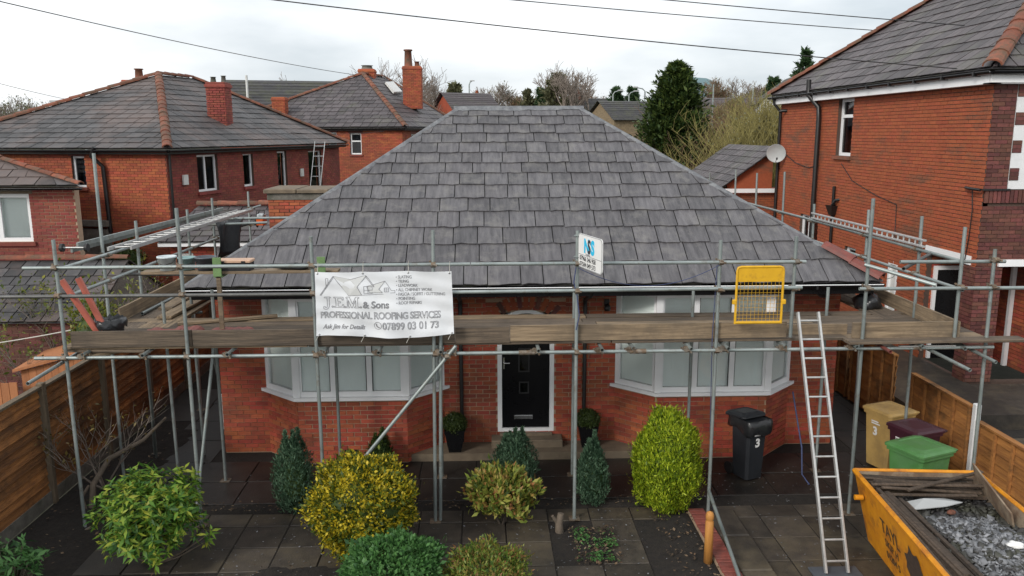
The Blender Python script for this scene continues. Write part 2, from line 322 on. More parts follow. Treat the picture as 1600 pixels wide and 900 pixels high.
# ---- brickwork: every brick is its own box; the ones that show largest become objects
def bricks(specs,part,m,limit=0,name='brick'):
    """specs: list of (origin, along, normal, length, height). origin = lower left on the face"""
    sc_=[]
    off=wloc(part)
    for s in specs:
        o,a,n,l,h=s; c=o+a*(l/2)+Vector((0,0,h/2)); d=CAM-c; sc_.append(l*h*max(0.,n.dot(d.normalized()))/d.length_squared)
    order=sorted(range(len(specs)),key=lambda i:-sc_[i]); pick=set(order[:limit])
    cache={}; rest=MB()
    for i,(o,a,n,l,h) in enumerate(specs):
        dep=.012+rng.uniform(-.002,.003)
        if i in pick:
            key=(round(l,2),round(h,3))
            if key not in cache:
                b=MB(); c=.004
                l2,h2=key
                vs=[(0,0,0),(l2,0,0),(l2,0,h2),(0,0,h2),(c,-.012,c),(l2-c,-.012,c),(l2-c,-.012,h2-c),(c,-.012,h2-c)]
                b.add(vs,[(4,5,6,7),(0,1,5,4),(1,2,6,5),(2,3,7,6),(3,0,4,7)]); cache[key]=b.mesh(name,m)
            y=-n; M_=Matrix((a,y,Vector((0,0,1)))).transposed()
            link(name,cache[key],part,o-off+n*(dep-.012),M_.to_quaternion())
        else:
            u=Vector((0,0,h)); e=n*dep
            rest.add([o,o+a*l,o+a*l+u,o+u,o+e,o+a*l+e,o+a*l+u+e,o+u+e],[(4,5,6,7),(0,1,5,4),(1,2,6,5),(2,3,7,6),(3,0,4,7)])
    if rest.v: rest.build('brickwork',m,part,kind='stuff')
def wall_specs(o,a,L_,z0,z1,holes=(),bl=.215,bh=.065,j=.010,soldier=None,out=1):
    """running bond on a vertical rectangle; a = unit along, out normal to the right of a (a x z)"""
    a=Vector(a).normalized(); n=a.cross(Vector((0,0,1))); o=Vector(o); res=[]; z=z0; r=0
    while z+bh*.6<z1:
        h=min(bh,z1-z); zm=z+h/2
        cuts=sorted([(max(0,x0),min(L_,x1)) for x0,x1,c0,c1 in holes if c0<zm<c1])
        seg=[]; x=0
        for c0,c1 in cuts:
            if c0>x: seg.append((x,c0))
            x=max(x,c1)
        if x<L_: seg.append((x,L_))
        for s0,s1 in seg:
            x=-(bl+j)/2*(r%2)
            while x<s1:
                x0=max(x,s0); x1=min(x+bl,s1)
                if x1-x0>.03: res.append((o+a*x0+Vector((0,0,z-o.z)),a,n,x1-x0,h))
                x+=bl+j
        z+=bh+j; r+=1
    return res
def core(mb,o,a,L_,z0,z1,holes=(),th=.22):
    """mortar body behind brick faces, split round the openings"""
    a=Vector(a).normalized(); n=a.cross(Vector((0,0,1))); o=Vector(o)
    xs=sorted({0,L_,*[h[0] for h in holes],*[h[1] for h in holes]}); xs=[x for x in xs if 0<=x<=L_]
    for x0,x1 in zip(xs,xs[1:]):
        xm=(x0+x1)/2; zc=sorted([(max(z0,h[2]),min(z1,h[3])) for h in holes if h[0]<xm<h[1]]); z=z0
        for c0,c1 in zc+[(z1,z1)]:
            if c0>z+1e-4: mb.obox(Vector((o.x,o.y,z))+a*x0-n*th,a*(x1-x0),n*th,(0,0,c0-z))
            z=max(z,c1)
# ---- slating
def slate_field(part,A,B,C,D,courses,wr,m,limit=0,th=.011,rag=.006,name='slate',lap=.05,gap=.006):
    """A,B eave left/right, C,D top right/left (seen from outside)"""
    A,B,C,D=map(Vector,(A,B,C,D)); u=(B-A); Lb=u.length; u.normalize(); s=(D-A)-u*(D-A).dot(u); H=s.length; s.normalize(); n=u.cross(s)
    xd=(D-A).dot(u); xc=(C-A).dot(u); xl=lambda t:xd*t/H; xr=lambda t:Lb+(xc-Lb)*t/H
    off=wloc(part); items=[]
    for ci in range(len(courses)-1):
        s0=courses[ci]; s1=min(courses[ci+1]+lap,H); x=xl(s0)-rng.uniform(0,wr[0]); 
        while x<xr(s0)-.03:
            w=rng.uniform(*wr); xa,xb=x+gap,x+w-gap; x+=w
            la,lb=max(xa,xl(s0)),min(xb,xr(s0)); ua,ub=max(xa,xl(s1)),min(xb,xr(s1))
            if lb-la<.03: continue
            if ub-ua<.01: ua=ub=min(max((ua+ub)/2,xl(s1)),xr(s1)); ub=ua+.005
            k=3; low=[(la+(lb-la)*i/k,s0+rng.uniform(-rag,rag)*1.3) for i in range(k+1)]
            t=th*rng.uniform(.8,1.5); tilt=rng.uniform(.0,.006)
            top=[(ub,s1),(ua,s1)]; poly=low+top
            hh=[t+tilt+.006]*(k+1)+[.004,.004]
            vs=[A+u*a+s*b+n*h for (a,b),h in zip(poly,hh)]+[A+u*a+s*b+n*(h-t) for (a,b),h in zip(poly,hh)]
            nn=len(poly); fs=[tuple(range(nn))]+[(i,nn+i,nn+(i+1)%nn,(i+1)%nn) for i in range(nn)]
            c=sum((Vector(v) for v in vs[:nn]),Vector())/nn; d=CAM-c
            items.append(((lb-la)*(s1-s0)*max(0,n.dot(d.normalized()))/d.length_squared,vs,fs))
    items.sort(key=lambda q:-q[0]); rest=MB()
    for i,(sc_,vs,fs) in enumerate(items):
        if i<limit:
            o=vs[0]; b=MB(); b.add([v-o for v in vs],fs); link(name,b.mesh(name,m),part,o-off)
        else: rest.add(vs,fs)
    if rest.v: rest.build('slating',m,part,kind='stuff')
def even(H,g):
    k=max(1,round(H/g)); return [H*i/k for i in range(k+1)]
def hip_tiles(part,p0,p1,r,ln,m,name='hip_tile',limit=60):
    """row of angular half-round cap tiles from p0 (low) to p1"""
    p0,p1=Vector(p0),Vector(p1); d=(p1-p0); n=max(1,round(d.length/ln)); x=d.normalized(); y=Vector((0,0,1)).cross(x).normalized(); z=x.cross(y)
    ln=d.length/n; b=MB(); k=6
    for e,(s_,rr) in enumerate(((-.03,r*1.06),(ln,r*.94))):
        pass
    ring=lambda s_,rr,dz:[(s_,rr*math.cos(math.pi*j/k),rr*math.sin(math.pi*j/k)*.75+dz) for j in range(k+1)]
    vs=ring(-.03,r*1.05,.012)+ring(ln,r*.95,0)+ring(-.03,r*.88,.002)
    kk=k+1
    fs=[(j,j+1,kk+j+1,kk+j) for j in range(k)]+[(j+1,j,2*kk+j,2*kk+j+1) for j in range(k)]
    b.add(vs,fs); me=b.mesh(name,m); q=Matrix((x,y,z)).transposed().to_quaternion(); off=wloc(part)
    for i in range(n): link(name,me,part,p0+x*(ln*i)-off+Vector((rng.uniform(-.006,.006),rng.uniform(-.006,.006),rng.uniform(-.004,.006))),q)
# ---- windows
def bars(mb,o,a,w,h,t=.06,dep=.06,vs=(),hs=()):
    """frame bars; o lower left (outer face), a along; outside is a x z"""
    a=Vector(a).normalized(); n=a.cross(Vector((0,0,1))); o=Vector(o); z=Vector((0,0,1))
    def bar(x0,x1,z0,z1,d=dep): mb.obox(o+a*x0+z*z0-n*d,a*(x1-x0),n*d,z*(z1-z0))
    bar(0,t,0,h); bar(w-t,w,0,h); bar(t,w-t,0,t); bar(t,w-t,h-t,h)
    for v in vs: bar(v-t*.5,v+t*.5,t,h-t,dep-.004)
    for q in hs: bar(t,w-t,q-t*.5,q+t*.5,dep-.008)
def window(house,o,a,w,h,vs=(),hs=(),inside='curtain',sill=True,lintel=None,name='window',glass='glass_dark',sm='sandstone',t=.06,rec=.07):
    a=Vector(a).normalized(); n=a.cross(Vector((0,0,1))); o=Vector(o)-n*rec; z=Vector((0,0,1))
    f=MB(); bars(f,o,a,w,h,t,.06,vs,hs); fr=f.build(name,'upvc',house)
    xs=[0,*vs,w]; zs=[0,*hs,h]
    for x0,x1 in zip(xs,xs[1:]):
        for z0,z1 in zip(zs,zs[1:]):
            g=MB(); q=o+a*(x0+t*.4)+z*(z0+t*.4)-n*.035; wa=a*(x1-x0-t*.8); hz=z*(z1-z0-t*.8)
            g.add([q,q+wa,q+wa+hz,q+hz],[(0,1,2,3)]); g.build('pane',glass,fr)
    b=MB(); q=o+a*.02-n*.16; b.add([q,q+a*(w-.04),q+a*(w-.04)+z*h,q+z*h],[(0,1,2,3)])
    k=9; wv=[]
    if inside=='curtain':
        for side in (0,1):
            for i in range(k):
                x=w*(.03+.30*i/k) if side==0 else w*(.97-.30*i/k)
                wv.append((x,.09+.02*(i%2)))
        for i in range(len(wv)-1):
            if i==k-1: continue
            (xa,da),(xb,db)=wv[i],wv[i+1]; p=o+a*xa-n*da; p2=o+a*xb-n*db; b.add([p+z*.05,p2+z*.05,p2+z*(h-.05),p+z*(h-.05)],[(0,1,2,3)])
    b.build('curtain' if inside=='curtain' else 'blind',inside,fr)  # for dark rooms no blind: a near-black sheet stands in for shade
    if sill: s_=MB(); s_.obox(o-a*.06-z*.09+n*(rec-.02),a*(w+.12),n*.09,z*.085); s_.build('sill',sm,fr)
    if lintel: s_=MB(); s_.obox(o-a*.08+z*(h+.0)+n*(rec-.06),a*(w+.16),n*.075,z*.16); s_.build('lintel',lintel,fr)
    return fr

# ================================================================== SETTING: ground, paving, beds
def ground_h(x,y):
    r=max(0.,min(1.,(y-38)/45)); r2=max(0.,min(1.,(y-85)/200))
    return -.06+4.3*r*r*(3-2*r)+9*r2-.4*max(0,min(1,(-x-7)/6))*(1-r)
gx=[-400,-200,-120,-80,-50,-35,-25,-18,-14,-10,-7,-3,0,3,7,10,14,18,25,35,50,80,120,200,400]; gy=[-60,-20,-5,5,9,13,17,22,27,32,36,40,45,50,56,62,70,80,90,110,150,220,320,600,1200]
b=MB(); b.add([(x,y,ground_h(x,y)) for y in gy for x in gx],[(j*len(gx)+i,j*len(gx)+i+1,(j+1)*len(gx)+i+1,(j+1)*len(gx)+i) for j in range(len(gy)-1) for i in range(len(gx)-1)],True)
structure(b.build('ground','dirt_ground'))
BEDS=[(-6.4,-5.25,6,14.5),(-4.3,2.35,10.98,11.3),(2.3,2.88,6,10.75),(1.1,1.72,9.35,10.35),(-2.95,-.55,6,9.55),(-.5,.62,6,9.05),(-5.2,-3.3,6,9.3)]
b=MB(); b.box(-6.4,7.32,5,25,-.09,-.012); pv=structure(b.build('paving','soil'))
x=-6.4; slabs=[]
rows=[5.2+.6*i for i in range(10)]+[11.3,12.1,12.9,13.9,14.9,15.9]
for ri,y in enumerate(rows):
    y1=rows[ri+1] if ri+1<len(rows) else y+1
    if y<10.98<y1: y1=10.98
    if y>=10.98 and y<11.3: continue
    w=.6 if y<11 else .9; x=-6.4+rng.uniform(-.1,.1) if y>=11 else -6.35
    while x<7.3:
        xa,xb=x+.009,min(x+w-.009,7.3); x+=w
        if xb-xa<.1: continue
        cx,cy=(xa+xb)/2,(y+y1)/2
        if any(q[0]<cx<q[1] and q[2]<cy<q[3] for q in BEDS) or (-4.4<cx<5.95 and cy>13.3) or (2.86<cx<3.5 and cy<10.8): continue
        slabs.append((xa,xb,y+.009,y1-.009))
for xa,xb,ya,yb in slabs:
    s_=MB(); z=rng.uniform(-.004,.006); w,h=(xb-xa)/2,(yb-ya)/2; s_.bbox(-w,w,-h,h,-.05,z,.006)
    o=link('slab',s_.mesh('slab','paving_dark' if ya>11 else 'paving'),pv,((xa+xb)/2,(ya+yb)/2,0)); o.rotation_euler=(rng.uniform(-.004,.004),rng.uniform(-.004,.004),rng.uniform(-.006,.006))
# soil mounds in the beds + litter
b=MB()
for x0,x1,y0,y1 in BEDS:
    nx,ny=max(3,int((x1-x0)/.12)),max(3,int((y1-y0)/.12))
    vs=[(x0+(x1-x0)*i/nx,y0+(y1-y0)*j/ny,(-.02 if i in(0,nx) or j in(0,ny) else rng.uniform(.0,.045))) for j in range(ny+1) for i in range(nx+1)]
    b.add(vs,[(j*(nx+1)+i,j*(nx+1)+i+1,(j+1)*(nx+1)+i+1,(j+1)*(nx+1)+i) for j in range(ny) for i in range(nx)],True)
structure(b.build('garden_bed','soil'))
def scatter_flat(rects,n,s,z=.03):
    P=[];Fc=[]
    for k in range(n):
        x0,x1,y0,y1=rng.choice(rects); c=Vector((rng.uniform(x0,x1),rng.uniform(y0,y1),z+rng.uniform(0,.03))); a=rng.uniform(0,6.3); l=s*rng.uniform(.5,1.5); w=l*rng.uniform(.3,.7)
        d=Vector((math.cos(a),math.sin(a),rng.uniform(-.4,.4)))*l; e=Vector((-math.sin(a),math.cos(a),rng.uniform(-.4,.4)))*w
        i=len(P); P+=[c-d,c-e,c+d,c+e]; Fc.append((i,i+1,i+2,i+3))
    return np.array([tuple(p) for p in P]),np.array(Fc)
v,f=scatter_flat(BEDS,2600,.022); o=npmesh('leaf_litter',v,f,'litter'); tag(o,'brown leaf litter strewn over the dark garden beds','leaf litter',kind='stuff')
v,f=scatter_flat([(1.15,1.35,9.9,10.3),(1.4,1.7,9.75,10.0),(1.3,1.6,9.4,9.65),(1.1,1.7,9.4,10.3)],420,.02,.04); o=npmesh('weeds',v,f,'leaf_green'); tag(o,'low green weeds in the square gap in the paving','weeds',kind='stuff')
v,f=scatter_flat([(-4.5,6.5,9.0,12.6),(2.9,6.8,8.6,12.5),(-4,2,9.0,10.9)],900,.014,.008); v[:,2]=np.minimum(v[:,2],.022); o=npmesh('slate_chips',v,f,'rubble'); tag(o,'small slate chips and grit scattered over the paving','debris',kind='stuff')
# raised ground of the right-hand neighbour
b=MB(); b.box(7.42,16,3,12.9,-.1,.38); b.box(7.42,9.2,12.9,27,-.1,.62); b.box(9.2,16,12.9,14.6,-.1,.62)
structure(b.build('neighbour_terrace','paving'))
pv2=structure(MB().box(7.45,16,3.2,12.8,.384,.392).build('neighbour_path','soil'))
for i in range(9):
    for j in range(10):
        s_=MB(); s_.bbox(-.44,.44,-.44,.44,0,.03,.006); link('slab',s_.mesh('slab','paving'),pv2,(7.95+.9*i,3.8+.9*j,.392))

# ================================================================== BUNGALOW
bun=thing('bungalow',(.75,13.3,0),'red brick bungalow with grey slate hipped roof behind the scaffold','bungalow')
YF=13.3; X0,X1=-4.44,5.98; ZS=2.84
bays=[((-3.68,YF),(-3.06,12.75),(-1.30,12.75),(-.72,YF)),((2.20,YF),(2.80,12.75),(4.62,12.75),(5.18,YF))]
holes=[(bays[0][0][0]-X0,bays[0][3][0]-X0,0,9),(.19-X0,1.15-X0,.30,2.46),(bays[1][0][0]-X0,bays[1][3][0]-X0,0,9)]
b=MB(); core(b,(X0,YF,0),(1,0,0),X1-X0,0,ZS+.1,holes)
for A_,B_ in (((X0,21.),(X0,YF+.22)),((X1,YF+.22),(X1,21.)),((X1,21.),(X0,21.))):
    d=Vector((B_[0]-A_[0],B_[1]-A_[1],0)); core(b,(A_[0],A_[1],0),d,d.length,0,ZS+.1)
for P in bays:
    for p,q in zip(P,P[1:]):
        d=Vector((q[0]-p[0],q[1]-p[1],0)); core(b,(p[0],p[1],0),d,d.length,0,1.10,(),.1)
wl=b.build('wall','mortar',bun)
sp=wall_specs((X0,YF,0),(1,0,0),X1-X0,.02,ZS,[*holes,( .0-X0,1.34-X0,2.06,2.62)])
for P in bays:
    for p,q in zip(P,P[1:]):
        d=Vector((q[0]-p[0],q[1]-p[1],0)); sp+=wall_specs((p[0],p[1],0),d,d.length,.02,1.10)
for A_,B_ in (((X0,21.),(X0,YF)),((X1,YF),(X1,21.))):
    d=Vector((B_[0]-A_[0],B_[1]-A_[1],0)); sp+=wall_specs((A_[0],A_[1],0),d,d.length,.02,ZS)
# voussoirs over the arched fanlight
cx,cz=.67,1.80
b=MB()
for k in range(17):
    a=R(28+124*k/16); r0,r1=.68,.90; w=.042
    c_,s_=math.cos(a),math.sin(a); e=Vector((-s_,0,c_)); d=Vector((c_,0,s_)); o=Vector((cx,YF,cz))
    bb=MB(); p=o+d*r0-e*w*.78; q=o+d*r1-e*w*1.05; p2=o+d*r0+e*w*.78; q2=o+d*r1+e*w*1.05; bb.prism([p,q,q2,p2],(0,-.016,0)); bb.build('voussoir','brick_orange' if k%3 else 'brick_dark',wl)
bb=MB(); bb.box(.0,1.34,YF+.004,YF+.1,2.40,2.62); bb.build('arch_infill','mortar',wl)
# brick fill beside the arch (sits behind the voussoirs)
sp+=wall_specs((0,YF,0),(1,0,0),1.34,2.06,2.62,[(.19,1.15,2.0,2.42)])
bricks(sp,wl,'brick_red',295)
# --- bay windows
def bay_window(P):
    z0,z1=1.16,ZS-.02; fr=MB()
    segs=[]
    for k,(p,q) in enumerate(zip(P,P[1:])):
        d=Vector((q[0]-p[0],q[1]-p[1],0)); w=d.length; a=d.normalized(); n=a.cross(Vector((0,0,1)))
        o=Vector((p[0],p[1],z0))+n*.02
        vs=[w/3,2*w/3] if k==1 else []
        bars(fr,o,a,w,z1-z0,.085 if k==1 else .09,.07,vs,[1.02]); segs.append((o,a,n,w,vs))
    for (px_,py_) in P[1:3]: fr.box(px_-.055,px_+.055,py_-.045,py_+.05,z0,z1)
    root=fr.build('bay_window','upvc',bun)
    si=MB(); so_=.085
    pts=[Vector((P[0][0]-.10,YF-.02,0)),Vector((P[1][0]-.04,P[1][1]-so_,0)),Vector((P[2][0]+.04,P[2][1]-so_,0)),Vector((P[3][0]+.10,YF-.02,0)),Vector((P[3][0]-.15,YF,0)),Vector((P[2][0]-.1,P[2][1]+.12,0)),Vector((P[1][0]+.1,P[1][1]+.12,0)),Vector((P[0][0]+.15,YF,0))]
    z=1.105; lo=[Vector((p.x,p.y,z)) for p in pts]; n8=8
    quads=[(0,1,6,7),(1,2,5,6),(2,3,4,5)]
    vs=lo+[p+Vector((0,0,.052)) for p in lo]; fs=[]
    for qd in quads: fs+=[tuple(8+i for i in qd),tuple(reversed(qd))]
    fs+=[(i,(i+1)%8,8+(i+1)%8,8+i) for i in range(8)]; si.add(vs,fs); si.build('sill','upvc',root)
    for o,a,n,w,vs in segs:
        xs=[0,*vs,w]
        for x0,x1 in zip(xs,xs[1:]):
            for h0,h1 in ((0,1.02),(1.02,z1-z0)):
                g=MB(); q=o+a*(x0+.05)+Vector((0,0,h0+.05))-n*.03; g.add([q,q+a*(x1-x0-.1),q+a*(x1-x0-.1)+Vector((0,0,h1-h0-.1)),q+Vector((0,0,h1-h0-.1))],[(0,1,2,3)]); g.build('pane','glass',root)
                # thin dark gasket line round each pane
                gk=MB()
                X=[x0+.045,x1-.045]; Z=[h0+.045,h1-.045]; t=.012
                for (xa,xb,za,zb) in ((X[0],X[1],Z[0],Z[0]+t),(X[0],X[1],Z[1]-t,Z[1]),(X[0],X[0]+t,Z[0]+t,Z[1]-t),(X[1]-t,X[1],Z[0]+t,Z[1]-t)):
                    gk.obox(o+a*xa+Vector((0,0,za))-n*.026,a*(xb-xa),n*.006,Vector((0,0,zb-za)))
                gk.build('gasket','black_rubber',root)
        bl=MB(); k=int((z1-z0-.1)/.05)
        for i in range(k):
            zz=.06+i*.05; q=o+a*.05+Vector((0,0,zz))-n*.075; bl.add([q+n*.018,q+a*(w-.1)+n*.018,q+a*(w-.1)+Vector((0,0,.049)),q+Vector((0,0,.049))],[(0,1,2,3)])
        bl.build('blind','blind',root)
    bk=MB(); bk.add([(P[0][0],YF+.06,z0),(P[3][0],YF+.06,z0),(P[3][0],YF+.06,z1),(P[0][0],YF+.06,z1)],[(0,1,2,3)]); bk.add([(P[0][0],YF+.05,z0-.02),(P[1][0],P[1][1]+.05,z0-.02),(P[2][0],P[2][1]+.05,z0-.02),(P[3][0],YF+.05,z0-.02)],[(0,1,2,3)]); bk.build('room_shadow_panel','dark_room',root)  # near-black sheets behind the blinds, standing in for the room's shade
for P in bays: bay_window(P)
# --- door
b=MB(); xs0,xs1=.19,1.15; YD=YF+.02
b.box(xs0,xs0+.075,YD-.03,YD+.07,.30,2.10); b.box(xs1-.075,xs1,YD-.03,YD+.07,.30,2.10); b.box(xs0+.075,xs1-.075,YD-.03,YD+.07,2.0,2.07); b.box(xs0+.075,xs1-.075,YD-.03,YD+.07,.30,.37)
def arc(r,k=14): return [(cx+r*math.cos(math.pi*(.205+.59*i/k)),cz+r*math.sin(math.pi*(.205+.59*i/k))) for i in range(k+1)]
ai,ao=arc(.585),arc(.645)
for i in range(14):
    b.prism([(ai[i][0],YD-.03,ai[i][1]),(ao[i][0],YD-.03,ao[i][1]),(ao[i+1][0],YD-.03,ao[i+1][1]),(ai[i+1][0],YD-.03,ai[i+1][1])],(0,.09,0))
df=b.build('door_frame','upvc',bun)
g=MB(); g.add([(x,YD+.03,z) for x,z in ai],[tuple(range(15))]); g.build('fanlight_pane','glass_dark',df)
g=MB(); g.box(.2,1.14,YD+.075,YD+.2,.3,2.42); g.build('hall_shadow_panel','dark_room',df)  # near-black box behind the door, standing in for the hall's shade
b=MB(); b.box(xs0+.08,xs1-.08,YD+.0,YD+.045,.375,1.995); dr=b.build('door','black_gloss',bun)
for (x0,x1,z0,z1) in ((.545,.735,1.36,1.78),(.555,.725,.98,1.19)):
    p=MB(); t=.022
    p.box(x0,x1,YD-.012,YD+.002,z0,z0+t); p.box(x0,x1,YD-.012,YD+.002,z1-t,z1); p.box(x0,x0+t,YD-.012,YD+.002,z0+t,z1-t); p.box(x1-t,x1,YD-.012,YD+.002,z0+t,z1-t); p.build('pane_surround','black_rubber',dr)
    p=MB(); p.box(x0+t,x1-t,YD-.004,YD+.001,z0+t,z1-t); p.build('pane','glass_dark',dr)
p=MB(); p.box(.47,.79,YD-.018,YD,.53,.60); p.box(.48,.78,YD-.026,YD-.018,.562,.592); p.build('letter_box','chrome',dr)
p=MB(); p.box(.285,.315,YD-.02,YD,1.42,1.62); p.tube([(.30,YD-.05,1.53),(.40,YD-.05,1.53)],.012,8); p.tube([(.30,YD-.05,1.53),(.30,YD,1.53)],.01,8); p.build('handle','chrome',dr)
# --- entrance slabs
b=MB(); b.prism([(-1.33,12.78,0),(2.82,12.78,0),(2.24,YF,0),(-.76,YF,0)],(0,0,.13)); est=b.build('entrance_step','sandstone',bun)
b=MB(); b.bbox(.08,1.28,12.99,YF-.005,.131,.26,.01); b.bbox(.22,1.12,13.2,YF+.05,.261,.30,.006); b.build('door_step','sandstone',est)
b=MB(); b.box(-2.33,-2.12,12.715,12.74,.1,.25)
for i in range(5): b.box(-2.31,-2.14,12.708,12.72,.115+.026*i,.128+.026*i)
b.build('air_brick','black_pipe',wl)
# --- soffit, fascia, gutter
EY,EZ=12.45,3.03; EX0,EX1=-4.62,6.24; RY,RZ=16.75,5.83; RX0,RX1=-.50,1.91; BY=21.05
b=MB(); b.box(EX0+.08,EX1-.08,EY+.10,YF+.2,ZS,ZS+.02); b.box(EX0+.08,X0,YF,BY-.1,ZS,ZS+.02); b.box(X1,EX1-.08,YF,BY-.1,ZS,ZS+.02); b.build('soffit','black_gloss',bun)
b=MB(); b.box(EX0+.07,EX1-.07,EY+.075,EY+.10,ZS-.02,3.0); b.box(EX0+.07,EX0+.095,EY+.1,BY-.1,ZS-.02,3.0); b.box(EX1-.095,EX1-.07,EY+.1,BY-.1,ZS-.02,3.0); b.build('fascia','black_gloss',bun)
def gutter(parent,p0,p1,out,r=.058,m='black_gloss',name='gutter'):
    p0,p1,out=Vector(p0),Vector(p1),Vector(out).normalized(); k=8; b=MB(); z=Vector((0,0,1)); vs=[]
    for p in (p0,p1):
        for rr in (r,r-.006):
            for j in range(k+1): a=math.pi+math.pi*j/k; vs.append(p+out*(-rr*math.cos(a)*-1)+z*(rr*math.sin(a)))
    kk=k+1; f=[]
    for j in range(k): f+=[(j,j+1,2*kk+j+1,2*kk+j),(kk+j+1,kk+j,3*kk+j,3*kk+j+1)]
    f+=[(0,kk,3*kk,2*kk),(k,kk+k,3*kk+k,2*kk+k)]
    b.add(vs,f,True); return b.build(name,m,parent)
g=gutter(bun,(EX0-.02,EY+.008,2.985),(EX1+.02,EY+.008,2.985),(0,-1,0))
l_=MB(); l_.tube([(EX0-.02,EY-.052,2.987),(EX1+.02,EY-.052,2.987)],.008,8); l_.build('gutter_lip_highlight','upvc',g)  # highlight along the gutter edge, put in as a pale strip
for i in range(13):
    q=MB(); x=EX0+.35+i*.86; q.box(x,x+.03,EY-.058,EY+.08,2.918,2.99); q.build('gutter_bracket','black_pipe',g)
gutter(bun,(EX0-.01,BY,2.985),(EX0-.01,EY,2.985),(-1,0,0)); gutter(bun,(EX1+.01,EY,2.985),(EX1+.01,BY,2.985),(1,0,0))
for x in (-.42,1.66):
    p=MB(); p.tube([(x,EY+.06,2.93),(x,EY+.10,2.82),(x,YF-.05,2.62),(x,YF-.06,2.5),(x,YF-.06,.16)],.034,10); p.build('downpipe','black_pipe',bun)
p=MB(); p.box(1.98,2.06,YF-.06,YF-.012,2.50,2.62); p.lathe([(0,.0),(.05,.0),(.06,.05),(.03,.11),(0,.12)],(2.02,YF-.13,2.44),10); p.build('porch_lamp','black_pipe',bun)
p=MB(); p.lathe([(0,-.09),(.05,-.08),(.11,-.02),(.12,.03),(0,.03)],(5.45,12.75,2.80),14); p.build('flood_lamp','black_pipe',bun)
p=MB(); p.box(-4.56,-4.45,13.5,13.9,.35,.95); p.build('meter_box','upvc_dirty',bun)
# --- roof
b=MB(); dz=.02
E4=[(EX0,EY,EZ-dz),(EX1,EY,EZ-dz),(EX1,BY,EZ-dz),(EX0,BY,EZ-dz),(RX0,RY,RZ-dz),(RX1,RY,RZ-dz)]
b.add(E4,[(0,1,5,4),(1,2,5),(2,3,4,5),(3,0,4),(3,2,1,0)]); roof=b.build('roof','slate_dark',bun)
CS=[0,.52,.97,1.40,1.83,2.20,2.58,2.94,3.26,3.59,3.93,4.24,4.55,4.86,5.13]
H=math.hypot(RY-EY,RZ-EZ)
slate_field(roof,(EX0,EY-.03,EZ),(EX1,EY-.03,EZ),(RX1,RY,RZ),(RX0,RY,RZ),[c*H/5.13 for c in CS],(.34,.54),'slate',295,.014,.014,gap=.008)
slate_field(roof,(EX0-.02,BY,EZ),(EX0-.02,EY,EZ),(RX0,RY,RZ),(RX0,RY,RZ),even(5.0,.4),(.34,.5),'slate')
slate_field(roof,(EX1+.02,EY,EZ),(EX1+.02,BY,EZ),(RX1,RY,RZ),(RX1,RY,RZ),even(5.0,.4),(.34,.5),'slate')
slate_field(roof,(EX1,BY,EZ),(EX0,BY,EZ),(RX0,RY,RZ),(RX1,RY,RZ),even(H,.4),(.4,.6),'slate')
def lead_strip(p0,p1,w,name,m='lead',h=.03,k=14,nl=None,nr_=None):
    """folded strip on a hip: follows both slopes"""
    p0,p1=Vector(p0),Vector(p1); x=(p1-p0).normalized(); vs=[]; fs=[]
    for i in range(k+1):
        p=p0.lerp(p1,i/k); ww=w*rng.uniform(.6,1.25)
        vs+=[p+nl*ww+Vector((0,0,.022)),p+nl*ww*.4+Vector((0,0,h+.01)),p+Vector((0,0,h+.02)),p+nr_*ww*.4+Vector((0,0,h+.01)),p+nr_*ww+Vector((0,0,.022))]
    for i in range(k):
        for j in range(4): a=i*5+j; fs.append((a,a+1,a+6,a+5))
    b=MB(); b.add(vs,fs,True); return b.build(name,m,roof)
sl=(RZ-EZ)/(RY-EY); 
dn_f=Vector((0,-1,-sl)).normalized(); dn_l=Vector((-1,0,-sl)).normalized(); dn_r=Vector((1,0,-sl)).normalized(); dn_b=Vector((0,1,-sl)).normalized()
for k in range(9):
    t0,t1=k/9,(k+1)/9+.006
    P0,P1=Vector((EX0,EY,EZ)),Vector((RX0,RY,RZ)); lead_strip(P0.lerp(P1,t0),P0.lerp(P1,min(t1,1)),.10,'hip_flashing',nl=dn_l,nr_=dn_f)
    P0,P1=Vector((EX1,EY,EZ)),Vector((RX1,RY,RZ))
    if k>0: lead_strip(P0.lerp(P1,t0),P0.lerp(P1,min(t1,1)),.10,'hip_flashing',nl=dn_r,nr_=dn_f)
lead_strip((RX0-.1,RY,RZ),(RX1+.1,RY,RZ),.11,'ridge_flashing',nl=dn_b,nr_=dn_f)
for p0,p1 in (((EX0,BY,EZ),(RX0,RY,RZ)),((EX1,BY,EZ),(RX1,RY,RZ))): lead_strip(p0,p1,.14,'hip_flashing',nl=dn_b,nr_=dn_l if p0[0]<0 else dn_r)
P0,P1=Vector((EX1,EY,EZ+.04)),Vector((RX1,RY,RZ+.04)); hip_tiles(roof,P0.lerp(P1,.005),P0.lerp(P1,.155),.13,.48,'ridge_red')
# hip iron scroll
p=MB(); c=Vector((EX1+.06,EY-.06,EZ+.05)); p.tube([c,c+Vector((.06,-.05,.03)),c+Vector((.09,-.08,.10)),c+Vector((.06,-.055,.14)),c+Vector((.04,-.035,.10))],.007,6); p.build('hip_iron','steel',roof)
